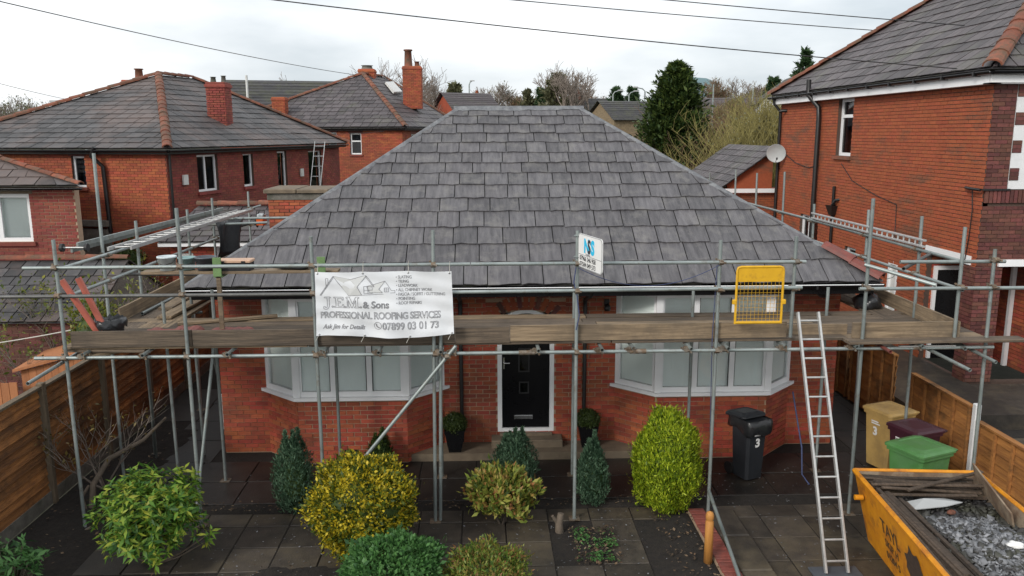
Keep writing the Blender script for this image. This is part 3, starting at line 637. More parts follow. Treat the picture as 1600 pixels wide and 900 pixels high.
# --- capped chimney on the left slope
ch=MB(); cx0,cx1,cy0,cy1=-4.72,-3.5,18.05,19.25; core(ch,(cx0,cy0,0),(1,0,0),cx1-cx0,2.9,4.0); ch.box(cx0+.02,cx1,cy0+.02,cy1,2.9,4.0); chim=ch.build('chimney','mortar_dark',bun)
bricks(wall_specs((cx0,cy0,0),(1,0,0),cx1-cx0,2.9,3.92)+wall_specs((cx1,cy0,0),(0,1,0),cy1-cy0,2.9,3.92)+wall_specs((cx0,cy1,0),(0,-1,0),cy1-cy0,2.9,3.92),chim,'brick_far',40)
p=MB(); p.bbox(cx0-.03,cx1+.05,cy0-.03,cy1+.05,3.925,4.07,.02); p.build('render_band','concrete',chim)
p=MB(); p.bbox(cx0-.09,cx0+.62,cy0-.09,cy1+.1,4.072,4.16,.02); p.bbox(cx0+.63,cx1+.1,cy0-.09,cy1+.1,4.075,4.15,.02); p.build('coping','sandstone',chim)
p=MB(); p.prism([(cx1+.05,cy0-.04,3.5),(cx1+.45,cy0-.04,3.95),(cx1+.45,cy0-.04,4.1),(cx1+.05,cy0-.04,4.1)],(0,1.2,0)); p.build('flashing','lead',chim)

# ================================================================== SCAFFOLD
scf=thing('scaffold',(-5.57,10.65,0),'galvanised tube scaffold with timber boards wrapped round the bungalow','scaffold')
TR=.0242
def cpl(p,ax=(1,0,0),ay=(0,1,0)):
    """coupler: two collars, jaw and bolt"""
    if 'c' not in _t:
        b=MB()
        for zz in (-.02,.02):
            b.lathe([(.026,zz-.013),(.036,zz-.013),(.036,zz+.013),(.026,zz+.013)],(0,0,0),10)
        n=10; vs=[]; fs=[]
        for xx in (-.03,.03):
            vs+=[(xx,-.05+.036*math.cos(2*math.pi*j/n),.036*math.sin(2*math.pi*j/n)) for j in range(n)]
        fs=[(j,(j+1)%n,n+(j+1)%n,n+j) for j in range(n)]+[tuple(range(n-1,-1,-1)),tuple(range(n,2*n))]; b.add(vs,fs)
        b.box(-.028,.028,-.035,-.02,-.03,.03); b.tube([(-.048,.012,-.03),(-.048,.012,.05)],.008,6); b.box(-.06,-.034,.0,.026,.03,.046); b.tube([(-.03,-.095,.0),(.045,-.095,.0)],.008,6); b.box(.03,.052,-.108,-.083,-.012,.012)
        _t['c']=b.mesh('coupler','coupler')
    x=Vector(ax).normalized(); y=Vector(ay).normalized(); z=x.cross(y)
    q=Matrix((x,y,z)).transposed().to_quaternion(); link('coupler',_t['c'],scf,Vector(p)-wloc(scf),q)
FY=10.65
fr_st=[(-5.57,4.01,-5.56),(-3.97,4.41,-3.97),(-2.27,4.03,-2.26),(-.68,4.10,-.73),(1.22,4.08,1.22),(3.13,3.94,3.12),(5.14,4.48,5.14),(6.86,3.79,6.89)]
def feet(x,y):
    b=MB(); b.box(x-.075,x+.075,y-.075,y+.075,.004,.012); b.build('base_plate','coupler',scf)
for x,h,xb in fr_st:
    rod('standard',(xb,FY,.012),(x,FY,h),TR,scf); feet(xb,FY)
    for z in (2.44,3.28,3.65):
        if (x<4.3 or z>3) and not (x>5 and x<6 and z>3.5): cpl((x,FY,z))
rod('standard',(-.66,FY+.02,.012),(-.60,FY+.02,2.95),TR,scf)
for x,z0,z1 in ((4.15,2.6,3.98),(6.43,2.5,4.09)): rod('standard',(x,FY+.02,z0),(x,FY+.02,z1),TR,scf); cpl((x,FY+.02,3.28)); 
cpl((4.15,FY,3.65))
for x,zt in ((-4.1,3.05),(-2.3,2.42),(-.71,2.98),(1.35,2.99),(3.18,3.03),(5.27,3.0)):
    rod('standard',(x,12.15,.012),(x,12.15,zt),TR,scf); feet(x,12.15)
rod('ledger',(-5.95,FY-.05,2.445),(.55,FY-.05,2.445),TR,scf); rod('ledger',(.56,FY-.05,2.445),(6.95,FY-.05,2.445),TR,scf)
for x in (.55,2.05):
    b=MB(); b.tube([(x-.11,FY-.05,2.445),(x+.11,FY-.05,2.445)],.034,10); b.build('sleeve','coupler',scf)
rod('ledger',(-5.2,12.20,2.445),(6.1,12.20,2.445),TR,scf)
for i,x in enumerate((-5.3,-4.5,-3.4,-2.15,-1.42,-.60,-.42,.70,1.55,1.98,2.75,3.25,4.05,5.0,5.9)):
    e=-.17 if i%3 else -.10
    rod('transom',(x,FY+e,2.497),(x+rng.uniform(-.04,.04),12.45,2.497),TR,scf); cpl((x,FY-.05,2.47),(0,1,0),(1,0,0))
rod('guard_rail',(-5.97,FY-.05,3.65),(-.2,FY-.05,3.655),TR,scf); rod('guard_rail',(-.19,FY-.05,3.655),(4.27,FY-.05,3.65),TR,scf)
rod('guard_rail',(-6.6,FY-.05,3.275),(-2.3,FY-.05,3.275),TR,scf,'steel_dark'); rod('guard_rail',(-2.29,FY-.05,3.275),(4.24,FY-.05,3.30),TR,scf)
rod('guard_rail',(5.02,FY-.05,3.275),(7.9,FY-.05,3.265),TR,scf); rod('guard_rail',(5.60,FY+.05,3.62),(7.05,FY+.05,3.615),TR,scf)
rod('brace',(-.40,FY-.09,2.56),(-1.95,FY-.09,.66),TR,scf); rod('brace',(3.10,FY-.06,.42),(2.985,8.3,.0),TR,scf); cpl((-.52,FY-.06,2.42))
# timber decking and toe boards
def deck(x0,x1,y,z=2.545,m='board'):
    plank('deck_board',(x0,y,z),(x1,y+rng.uniform(-.01,.01),z+rng.uniform(0,.006)),.222,.038,scf,m,jit=.003)
for i in range(7):
    y=10.83+.232*i+(.075 if i==6 else 0); cuts=[-5.65,-1.9+rng.uniform(-.5,.5),1.9+rng.uniform(-.5,.6),4.9+rng.uniform(-.3,.5),6.9]
    for a_,b_ in zip(cuts,cuts[1:]): deck(a_+.008,b_-.008,y,m='board' if rng.random()<.75 else 'board_pale')
deck(4.9,7.35,10.60,2.548); 
def toe(p0,p1,side,m='board'): plank('toe_board',p0,p1,.222,.038,scf,m,side=side)
for a_,b_ in ((-5.50,-3.92),(-3.91,-.42),(-.41,.32)): toe((a_,FY+.055,2.665),(b_,FY+.055,2.668+.004),(0,1,0))
toe((.33,FY+.06,2.685),(4.10,FY+.06,2.70),(0,1,0),'board_pale'); toe((5.02,FY+.06,2.675),(6.42,FY+.06,2.675),(0,1,0),'board_pale')
toe((4.12,10.95,2.60),(5.05,10.95,2.60),(0,1,0),'board_pale')
# left side run
LX=-5.6
for y,zt in ((12.05,5.08),(13.25,3.98),(15.55,3.95),(17.0,4.05),(19.6,4.0)): rod('standard',(LX-.02,y,.012),(LX,y,zt),TR,scf); feet(LX-.02,y); cpl((LX,y,3.6),(0,1,0),(-1,0,0)); cpl((LX,y,3.22),(0,1,0),(-1,0,0))
for y in (12.05,13.2,15.6,18.6): rod('standard',(-4.78,y,.012),(-4.80,y,2.9 if y<13 else 3.0),TR,scf)
rod('guard_rail',(LX+.05,10.6,3.62),(LX+.05,15.2,3.60),TR,scf); rod('guard_rail',(LX+.05,15.22,3.60),(LX+.05,20.4,3.60),TR,scf)
rod('guard_rail',(LX+.05,10.7,3.23),(LX+.05,17.4,3.22),TR,scf); rod('guard_rail',(LX-.05,17.0,3.62),(LX+1.6,17.2,3.62),TR,scf); rod('guard_rail',(LX+.2,16.1,3.6),(LX+1.3,16.25,3.62),TR,scf)
rod('ledger',(LX-.05,9.85,2.33),(LX-.05,13.6,2.45),TR,scf); rod('ledger',(LX-.05,13.62,2.45),(LX-.05,20,2.45),TR,scf); rod('ledger',(-4.83,11.6,2.45),(-4.83,20,2.45),TR,scf)
for y in (12.3,13.1,14.2,15.4,16.6,17.8,19.0): rod('transom',(LX-.15,y,2.50),(-4.6,y,2.50),TR,scf)
for i in range(4):
    x=-5.45+.232*i; plank('deck_board',(x,11.78,2.545),(x,15.6,2.548),.222,.038,scf,'board' if i<2 else 'board_pale',jit=.003); plank('deck_board',(x,15.63,2.545),(x,19.5,2.548),.222,.038,scf,jit=.003)
toe((-5.52,12.2,2.66),(-5.52,16.1,2.675),(1,0,0),'board_pale'); toe((-5.52,16.12,2.675),(-5.52,19.8,2.67),(1,0,0))
plank('deck_board',(-5.62,10.86,2.50),(-4.55,10.80,2.50),.222,.038,scf); plank('deck_board',(-5.3,10.74,2.44),(-4.2,11.5,2.50),.222,.038,scf,'board_pale')
rod('brace',(-4.62,10.9,2.42),(-5.52,13.05,.05),TR,scf); rod('brace',(-4.02,11.9,2.4),(-4.22,11.2,.03),TR,scf); rod('brace',(-4.35,12.6,2.4),(-5.0,15.0,.3),TR,scf)
for p0,p1,w_ in (((-4.9,12.3,2.60),(-4.72,15.9,2.61),.222),((-5.15,13.0,2.59),(-5.25,16.6,2.60),.222),((-4.55,11.9,2.59),(-3.2,12.35,2.60),.10)): plank('loose_board',p0,p1,w_,.038,scf,'board_pale')
rod('loose_tube',(-5.35,12.6,2.60),(-5.3,17.5,2.60),TR,scf); rod('loose_tube',(-4.45,13.2,3.1),(-5.7,12.75,3.2),TR,scf,'steel_dark')
# right side run
RX=6.5
for y,zt in ((11.9,4.11),(13.6,4.05),(15.9,3.95),(17.6,4.5),(19.4,4.39),(21.06,4.4),(23.5,4.2)): rod('standard',(RX+.04,y,.012),(RX,y,zt),TR,scf); cpl((RX,y,3.62),(0,1,0),(1,0,0)); cpl((RX,y,3.25),(0,1,0),(1,0,0))
rod('guard_rail',(RX-.05,10.7,3.62),(RX-.05,15.9,3.64),TR,scf); rod('guard_rail',(RX-.05,15.92,3.64),(RX-.05,24.2,3.63),TR,scf); rod('guard_rail',(RX-.05,10.62,3.24),(RX-.05,16.4,3.25),TR,scf); rod('guard_rail',(RX-.05,16.42,3.25),(RX-.05,21,3.25),TR,scf)
rod('guard_rail',(5.08,10.62,3.60),(5.75,10.05,3.42),TR,scf); rod('transom',(5.55,10.5,3.56),(6.4,11.4,3.62),TR,scf,'steel_dark')
rod('ledger',(RX,10.5,2.45),(RX,24,2.45),TR,scf); 
for i,y in enumerate((11.6,12.6,14.2,16,18,20)): rod('transom',(5.99,y,2.50),(RX+.15,y,2.50),TR,scf)
for p0,p1,m in (((5.36,11.4,2.50),(5.40,10.36,2.46),'ridge_red'),((5.92,11.9,2.50),(6.22,9.9,2.33),'steel'),((6.55,11.8,2.50),(6.78,10.25,2.33),'steel')): rod('transom',p0,p1,TR,scf,m)
for i in range(2):
    x=6.10+.232*i; plank('deck_board',(x,11.3,2.546),(x,15.2,2.548),.222,.038,scf,'board',jit=.003); plank('deck_board',(x,15.23,2.546),(x,19.1,2.548),.222,.038,scf,jit=.003)
toe((6.50,10.70,2.675),(6.60,14.6,2.675),(1,0,0),'board_pale'); toe((6.60,14.62,2.675),(6.62,18.5,2.675),(1,0,0))
b=MB(); b.box(5.62,6.40,FY-.09,FY-.06,2.47,2.485)
for i in range(26): b.box(5.63+.03*i,5.645+.03*i,FY-.093,FY-.057,2.466,2.489)
b.build('anti_slip_strip','alu',scf)
# plank bracketed over the gutter, left front
plank('bracket_plank',(-4.75,11.36,3.46),(-2.05,11.36,3.46),.222,.038,scf,'board_pale')
for x in (-3.68,-2.26):
    b=MB(); b.box(x-.03,x+.03,11.20,11.24,2.60,3.42); b.build('bracket_post','board_pale',scf)
    b=MB(); b.box(x-.055,x+.055,11.17,11.20,3.42,3.68); b.box(x-.055,x+.055,11.20,11.44,3.40,3.415); b.build('plank_bracket','green_bracket',scf)

# ---------------- banner
bw,bh=1.77,.85; bx,by,bz=-2.21,FY-.150,2.735
ban=thing('banner',(bx,by,bz),'white roofing services banner tied to the front guard rail','banner')
def bwarp(p):
    u,v_=p.x/bw,p.z/bh
    y=.016*math.sin(9*u+2.2*v_)+.013*math.sin(21*u-3*v_)*(1-v_)+.013*math.sin(5*v_+6*u)+.006*math.sin(33*u+9*v_)+.006*math.sin(26*v_+11*u)-.02*(1-v_)**2
    dz=-.028*math.sin(math.pi*u)*(1-v_)**3+.012*math.sin(7*u)*(1-v_)**2-.008*abs(math.sin(math.pi*u*3))*v_**4; dx=(.035*u-.015)*(1-v_)
    return Vector((p.x+dx,p.y+y,p.z+dz))
b=MB(); nx,nz_=48,20
vs=[bwarp(Vector((bw*i/nx,0,bh*j/nz_))) for j in range(nz_+1) for i in range(nx+1)]; vs+= [v+Vector((0,.003,0)) for v in vs]
N1=(nx+1)*(nz_+1); fs=[]
for j in range(nz_):
    for i in range(nx):
        a=j*(nx+1)+i; fs+=[(a,a+1,a+nx+2,a+nx+1),(N1+a+1,N1+a,N1+a+nx+1,N1+a+nx+2)]
b.add(vs,fs,True); b.build('sheet','banner',ban,local=True)
XD,UD=(1,0,0),(0,0,1)
def bt(s_,size,x,z,**k): text(ban,s_,size,(x,0,z),XD,UD,k.pop('m','ink'),warp=bwarp,lift=.004,**k)
for i,s_ in enumerate(('SLATING','TILING','LEADWORK','ALL CHIMNEY WORK','FASCIA / SOFFIT / GUTTERING','POINTING','ROOF REPAIRS')): bt('• '+s_,.058,1.04,.755-.0565*i,m='ink',sx=.82,spacing=.95)
bt('PROFESSIONAL ROOFING SERVICES',.125,.055,.235,outline=.0026,sx=.838,spacing=.92)
bt('07899 03 01 73',.125,.855,.105,outline=.0028,sx=.92); bt('Ask Jim for Details',.082,.085,.095,shear=.35,m='ink',sx=.86,bold=.0012)
# phone ring + handset
def bpoly(pts,w,m='ink',closed=True,name='drawing'):
    b=MB(); n=len(pts)
    for i in range(n if closed else n-1):
        (x0,z0),(x1,z1)=pts[i],pts[(i+1)%n]; d=Vector((x1-x0,0,z1-z0)); 
        if d.length<1e-6: continue
        k=max(1,int(d.length/.04)); e=Vector((-d.z,0,d.x)).normalized()*w*.5
        for q in range(k):
            p=Vector((x0,0,z0))+d*(q/k); p2=Vector((x0,0,z0))+d*((q+1)/k)
            b.add([bwarp(v)+Vector((0,-.0045,0)) for v in (p-e,p2-e,p2+e,p+e)],[(0,1,2,3)])
    return b.build(name,m,ban,local=True)
bpoly([(.795+.047*math.cos(2*math.pi*i/18),.15+.047*math.sin(2*math.pi*i/18)) for i in range(18)],.005)
bpoly([(.775,.175),(.78,.145),(.80,.128),(.818,.125)],.014,closed=False)
# house drawing
def bfill(pts,m,lift=-.003):
    b=MB(); pts=[bwarp(Vector((x,0,z)))+Vector((0,lift,0)) for x,z in pts]; b.add(pts,[tuple(range(len(pts)))]); b.build('drawing_fill',m,ban,local=True)
for p in ([(.235,.80),(.46,.755),(.66,.80),(.545,.655),(.60,.545),(.43,.535)],[(.665,.66),(.765,.685),(.90,.725),(.82,.62),(.865,.575),(.70,.58)]): bfill(p,'ink_fill'); bpoly(p,.006)
bpoly([(.235,.80),(.06,.545),(.07,.54),(.235,.775)],.006); bpoly([(.66,.80),(.76,.66),(.755,.65),(.655,.78)],.006); bpoly([(.90,.725),(.98,.60),(1.025,.60),(1.025,.57),(.965,.57)],.005,closed=False)
bpoly([(.14,.67),(.14,.77),(.17,.77),(.17,.71)],.005,closed=False); bpoly([(.63,.565),(.63,.66),(.735,.66),(.735,.565)],.005); bpoly([(.63,.61),(.735,.61)],.004,closed=False); bpoly([(.68,.565),(.68,.66)],.004,closed=False)
bpoly([(.89,.585),(.89,.635),(.945,.635),(.945,.585)],.006); bpoly([(.89,.61),(.945,.61)],.004,closed=False); bpoly([(.917,.585),(.917,.635)],.004,closed=False); bpoly([(.60,.545),(.88,.555)],.004,closed=False)
# slab-serif company initials, drawn as outlines
def serif(x,z,h,polys):
    for p in polys: bpoly([(x+a*h,z+c*h) for a,c in p],.0055)
hJ=.145
serif(.10,.375,hJ,[[(.08,1),(.62,1),(.62,.9),(.5,.9),(.5,.12),(.40,-.1),(.2,-.18),(.02,-.1),(.0,.1),(.14,.1),(.2,-.04),(.3,.02),(.32,.2),(.32,.9),(.08,.9)]])
serif(.235,.375,hJ,[[(0,1),(.85,1),(.85,.72),(.76,.72),(.70,.88),(.36,.88),(.36,.58),(.6,.58),(.6,.44),(.36,.44),(.36,.12),(.72,.12),(.78,.3),(.88,.3),(.88,0),(0,0),(0,.1),(.16,.1),(.16,.9),(0,.9)]])
serif(.395,.375,hJ,[[(0,1),(.3,1),(.58,.35),(.86,1),(1.16,1),(1.16,.9),(1.04,.9),(1.04,.1),(1.16,.1),(1.16,0),(.74,0),(.74,.1),(.86,.1),(.86,.72),(.54,0),(.48,0),(.2,.72),(.2,.1),(.32,.1),(.32,0),(0,0),(0,.1),(.1,.1),(.1,.9),(0,.9)]])
for x in (.205,.368,.575): bpoly([(x,.375),(x+.018,.375),(x+.018,.393),(x,.393)],.007)
bt('& Sons',.125,.612,.375,outline=.0034,sx=.96)
for u in (.02,.35,.68,.985):
    for v_ in (.975,.02):
        p=bwarp(Vector((u*bw,0,v_*bh))); b=MB(); b.lathe([(.006,0),(.012,0),(.012,.003),(.006,.003)],(0,0,0),10); o=b.build('eyelet','chrome',ban,local=True); o.location=p+Vector((0,-.004,0)); o.rotation_euler=(R(90),0,0)
        if v_>.5: b=MB(); b.tube([p,p+Vector((.005,-.0,.04)),p+Vector((.0,.05,.10)),p+Vector((.01,.02,.15))],.004,5); b.build('cable_tie','rope',ban,local=True)
        else: b=MB(); b.tube([p,p+Vector((-.03,.01,-.05)),p+Vector((-.05,-.01,-.09))],.004,5); b.build('cable_tie','rope',ban,local=True)
# ---------------- contractor sign on the middle standard
sg=thing('site_sign',(1.225,FY-.045,3.62),'white scaffolding sign with blue logo angled out from the middle pole','sign')
sg.rotation_euler=(0,0,math.atan2(-.72,.20)); SW,SH=.78,.44
b=MB(); r=.05; pts=[]
for cx_,cz_,a0 in ((SW-r,r,-90),(SW-r,SH-r,0),(r,SH-r,90),(r,r,180)):
    pts+=[(cx_+r*math.cos(R(a0+22.5*i)),0,cz_+r*math.sin(R(a0+22.5*i))) for i in range(5)]
b.prism(pts,(0,.012,0)); b.build('plate','white_paint',sg,local=True)
bo=MB(); n=len(pts); c0=Vector((SW/2,0,SH/2)); inn=[c0+(Vector(p)-c0)*.955 for p in pts]; bo.add([Vector(p)+Vector((0,-.002,0)) for p in pts]+[p+Vector((0,-.002,0)) for p in inn],[(i,(i+1)%n,n+(i+1)%n,n+i) for i in range(n)]); bo.build('border','grey_paint',sg,local=True)
text(sg,'N',.24,(.20,0,.215),XD,UD,'cyan',sx=.95,bold=.012); text(sg,'S',.24,(.43,0,.215),XD,UD,'cyan',sx=.95,bold=.014); text(sg,'S',.24,(.325,-.001,.215),XD,UD,'ink_dark',sx=.85,bold=.010)
text(sg,'Scaffolding',.035,(.26,0,.178),XD,UD,'ink',sx=1.0)
q=MB(); q.box(.02,SW-.02,-.003,-.001,.168,.174); q.build('rule','ink',sg,local=True)
text(sg,'07966 246 958',.085,(.06,0,.098),XD,UD,'ink_dark',sx=1.02,bold=.001); text(sg,'07584 049 573',.085,(.06,0,.02),XD,UD,'ink_dark',sx=1.02,bold=.001)
for z in (.12,.40): q=MB(); q.tube([(-.02,.02,z),(-.06,-.02,z),(-.02,-.05,z),(.03,-.01,z)],.008,6); q.build('wire_tie','steel',sg,local=True)
# ---------------- yellow ladder gate
yg=thing('ladder_gate',(3.33,FY-.13,2.83),'yellow steel mesh ladder gate hung on the guard rails','gate')
w,h=.62,.77; b=MB()
b.tube([(0,0,0),(0,0,h-.05),(.012,0,h-.012),(.05,0,h),(w-.05,0,h),(w-.012,0,h-.012),(w,0,h-.05),(w,0,0)],.017,8); b.tube([(0,0,.015),(w,0,.015)],.02,8); b.build('frame','yellow_gate',yg,local=True)
b=MB(); b.box(.015,w-.015,-.006,.006,h-.20,h-.012); b.build('panel','yellow_gate',yg,local=True)
b=MB()
for i in range(1,12): b.tube([(w*i/12,0,.02),(w*i/12,0,h-.2)],.0026,4)
for j in range(1,11): b.tube([(0,0,.05*j+.02),(w,0,.05*j+.02)],.0026,4)
b.build('mesh_panel','yellow_gate',yg,local=True)
for x in (-.02,w+.02): b=MB(); b.bbox(x-.028,x+.028,-.03,.03,.27,.33,.01); b.build('hinge_clamp','yellow_gate',yg,local=True)

# ---------------- ladders
def ladder(name,p0,p1,wv,wd_,n,label,m='alu',sec=(.028,.06),group=None,cat='ladder'):
    """p0 foot (left stile), p1 top (left stile), wv width vector"""
    p0,p1,wv=Vector(p0),Vector(p1),Vector(wv).normalized()*wd_; t=thing(name,p0,label,cat,group)
    d=(p1-p0); x=d.normalized(); z=wv.normalized().cross(x).normalized()
    for off in (Vector((0,0,0)),wv): plank('stile',p0+off,p1+off,sec[0],sec[1],t,m,side=z)
    Ln=d.length
    for i in range(n): q=p0+x*(Ln*(i+.55)/n); rod('rung',q,q+wv,.014,t,m,False,8)
    return t
ladder('access_ladder',(4.14,9.03,.035),(4.15,10.46,2.99),(1,0,0),.275,13,'aluminium access ladder leaning on the front scaffold by the yellow gate')
b=MB(); b.bbox(3.98,4.58,8.75,9.2,.008,.03,.006); tag(b.build('ladder_mat','bucket_grey'),'pale grey mat under the foot of the access ladder','mat')
t=ladder('stored_ladder',(6.43,15.8,3.69),(6.43,11.65,3.69),(0.05,0,1),.09,24,'ladder lying on its side along the right guard rail')
ladder('roof_ladder',(-5.62,12.25,3.665),(-5.52,18.4,3.655),(1,0,.05),.34,20,'long roof ladder lying on the left guard rails',group=None)
b=thing('extension_ladder',(-5.98,11.9,3.70),'folded grey extension ladder lying left of the roof ladder with end wheels','ladder')
for off in (0,.30): plank('stile',(-5.98+off*.3,11.9,3.70+off*.25),(-5.80+off*.3,18.0,3.66+off*.25),.03,.07,b,'steel',side=(0,0,1))
for i in range(14): rod('rung',(-5.98+.013*i,12.2+.42*i,3.70),(-5.885+.013*i,12.2+.42*i,3.775),.012,b,'steel',False,8)
for x in (-6.1,-5.75):
    q=MB(); vs=[(x+dx,11.88+.06*math.cos(2*math.pi*j/14),3.74+.06*math.sin(2*math.pi*j/14)) for dx in (-.02,.02) for j in range(14)]; q.add(vs,[(j,(j+1)%14,14+(j+1)%14,14+j) for j in range(14)]+[tuple(range(13,-1,-1)),tuple(range(14,28))],False); q.build('wheel','black_rubber',b)
rod('axle',(-6.1,11.88,3.74),(-5.75,11.88,3.74),.012,b,'alu',False,8)
t=ladder('loft_ladder',(-6.35,30.0,4.0-.75),(-6.2,30.6,5.05),(.97,.2,0),.36,5,'pale ladder leaning by the far end of the big left house','alu')

# ---------------- tools and materials on the scaffold
def bucket(x,y,z,r,h,m,label,name='bucket'):
    t=thing(name,(x,y,z),label,'bucket','buckets on the front plank'); b=MB()
    b.lathe([(0,.004),(r*.8,.004),(r*.98,h*.9),(r*1.06,h*.9),(r*1.06,h),(r*.94,h),(r*.76,.03),(0,.03)],(0,0,0),20); b.build('tub',m,t,local=True)
    b=MB(); b.tube([(-r*1.06,0,h*.92),(-r*.9,-r*.7,h*.6),(0,-r*1.12,h*.45),(r*.9,-r*.7,h*.6),(r*1.06,0,h*.92)],.005,6); b.build('handle','black_rubber',t,local=True)
bucket(-4.42,11.36,3.482,.125,.20,'bucket_white','white plastic bucket, leftmost on the plank above the gutter'); bucket(-4.16,11.40,3.482,.12,.18,'bucket_teal','pale teal bucket next to the white bucket'); bucket(-3.89,11.36,3.482,.14,.19,'bucket_grey','dark grey bucket between teal bucket and tool crate')
t=thing('tool_crate',(-3.48,11.36,3.482),'black tool crate with copper coloured lid on the plank','tool crate'); b=MB(); b.bbox(-.23,.23,-.11,.11,0,.115,.015); b.build('body','black_rubber',t,local=True)
b=MB(); b.bbox(-.24,.24,-.12,.12,.116,.15,.01); b.build('lid','copper_lid',t,local=True)
for x in (-.14,.14): b=MB(); b.box(x-.025,x+.025,-.13,-.12,.07,.14); b.build('latch','black_pipe',t,local=True)
def lump(name,c,r,m,label,cat,seed=0,n=18,amp=.35,flat=.5):
    g=np.random.default_rng(seed); vs=[];fs=[]
    ph=g.uniform(0,6.3,8)
    for i in range(n//2+1):
        for j in range(n):
            a=math.pi*i/(n//2); q=2*math.pi*j/n
            rr=1+amp*(.5*math.sin(3*q+ph[0]+2*a)+.35*math.sin(5*q+ph[1]-3*a)+.3*math.sin(7*a+ph[2]+q))+g.uniform(-.08,.08)
            vs.append((c[0]+r[0]*rr*math.sin(a)*math.cos(q),c[1]+r[1]*rr*math.sin(a)*math.sin(q),c[2]+max(-r[2]*flat,r[2]*math.cos(a)*(1+.25*math.sin(4*q+ph[3])))))
    for i in range(n//2):
        for j in range(n): fs.append((i*n+j,(i+1)*n+j,(i+1)*n+(j+1)%n,i*n+(j+1)%n))
    b=MB(); b.add(vs,fs,True); o=b.build(name,m); tag(o,label,cat); return o
lump('jacket',(-2.66,11.36,3.515),(.24,.09,.05),'black_bag','crumpled black jacket dropped on the front plank','jacket',3)
lump('tool_bag',(6.16,12.7,2.63),(.2,.28,.16),'black_bag','black holdall on the right hand boards under the eave','bag',5,amp=.2)
t=thing('rubble_bucket',(-5.18,11.15,2.566),'black rubble bucket lined with a bag at the left corner','bucket'); b=MB(); b.lathe([(0,.003),(.15,.003),(.19,.27),(.17,.27),(.13,.03),(0,.03)],(0,0,0),18); b.build('tub','black_rubber',t,local=True)
b=MB(); g_=[]
for k,(r_,z_) in enumerate(((.02,.25),(.15,.27),(.195,.285),(.21,.22),(.205,.17))):
    for j in range(22): rr=r_*(1+.07*math.sin(5*j+k)); g_.append((rr*math.cos(2*math.pi*j/22),rr*math.sin(2*math.pi*j/22),z_+.03*math.sin(3.3*j+1.7*k)))
b.add(g_,[(i*22+j,i*22+(j+1)%22,(i+1)*22+(j+1)%22,(i+1)*22+j) for i in range(4) for j in range(22)],True); b.build('liner','black_bag',t,local=True)
for i,(p0,p1,lb) in enumerate((((-5.25,11.02,2.57),(-5.64,10.86,3.44),'faded red plastic trim leaning in the left corner, left one of two'),((-5.14,11.0,2.57),(-5.44,10.9,3.46),'faded red plastic trim leaning in the left corner, right one of two'))):
    t=thing('plastic_trim',p0,lb,'trim'); d=Vector(p1)-Vector(p0); x=Vector((.9,0,.35)).normalized(); y=d.normalized().cross(x)
    b=MB(); b.obox(Vector(p0)-x*.025,x*.05,y*.008,d); b.build('web','red_plastic',t); 
    b=MB(); b.obox(Vector(p0)-x*.035,x*.01,y*.045,d); b.obox(Vector(p0)+x*.025,x*.01,y*.045,d); b.build('flange','red_plastic',t)
def ridge_tile(x,y,z,rz,label,m='ridge_red',ln=.45):
    b=MB(); k=6; r=.12; vs=[]
    for yy in (-ln/2,ln/2):
        for rr in (r,r-.016): vs+=[(rr*math.cos(math.pi*j/k),yy,rr*math.sin(math.pi*j/k)*.85) for j in range(k+1)]
    kk=k+1; f=[]
    for j in range(k): f+=[(j,j+1,2*kk+j+1,2*kk+j),(kk+j+1,kk+j,3*kk+j,3*kk+j+1),(j+1,j,kk+j,kk+j+1),(2*kk+j,2*kk+j+1,3*kk+j+1,3*kk+j)]
    f+=[(0,2*kk,3*kk,kk),(k,kk+k,3*kk+k,2*kk+k)]; b.add(vs,f); o=b.build('ridge_tile',m); o.location=(x,y,z); o.rotation_euler=(0,0,rz); tag(o,label,'ridge tile','ridge tiles on the left boards')
for i in range(6):
    ridge_tile(-4.55+.095*i if i>0 else -4.62,11.15,2.57+.02*(i%2),R(90 if i in(1,2) else 4),['leftmost clay ridge tile on the left boards','clay ridge tile lying lengthwise, second on the left boards','clay ridge tile lying lengthwise, third on the left boards','fourth clay ridge tile from the left on the boards','fifth clay ridge tile from the left on the boards','sixth clay ridge tile from the left on the boards'][i])
for i in range(5): ridge_tile(-3.78+.10*i,11.12,2.57,R(rng.uniform(-8,8)),['first','second','third','fourth','fifth'][i]+' clay ridge tile from the timber post, standing in a row behind the toe board')
ridge_tile(5.95,11.02,2.57,R(90),'clay ridge tile lying on the right end of the front boards'); lump('slate_offcuts',(6.2,11.1,2.585),(.16,.09,.035),'slate_dark','small pile of dark slate offcuts beside the right hand ridge tile','slate pile',9,amp=.25)
t=thing('tarpaulin',(-5.0,16.1,3.55),'dark sheet draped over a rail on the left side','sheet'); b=MB(); vs=[];n=12
for j in range(9):
    for i in range(n): u=i/(n-1); vs.append((-5.2+.06*math.sin(9*u+j*.4)+.10*(j/8)*math.sin(4*u)+.25*u,15.9+.9*u,3.66-.085*j+.01*math.sin(7*u)))
b.add(vs,[(j*n+i,j*n+i+1,(j+1)*n+i+1,(j+1)*n+i) for j in range(8) for i in range(n-1)],True); o=b.build('sheet','black_bag',t); sm=o.modifiers.new('s','SOLIDIFY'); sm.thickness=.01
t=thing('disc_cutter',(-5.05,18.6,3.30),'orange and white disc cutter perched beside the chimney','power tool')
b=MB(); b.bbox(-.09,.09,-.14,.14,.02,.19,.03); b.build('engine_body','orange_plastic',t,local=True); b=MB(); b.bbox(-.08,.08,-.12,.1,.19,.27,.025); b.build('cover','bucket_white',t,local=True)
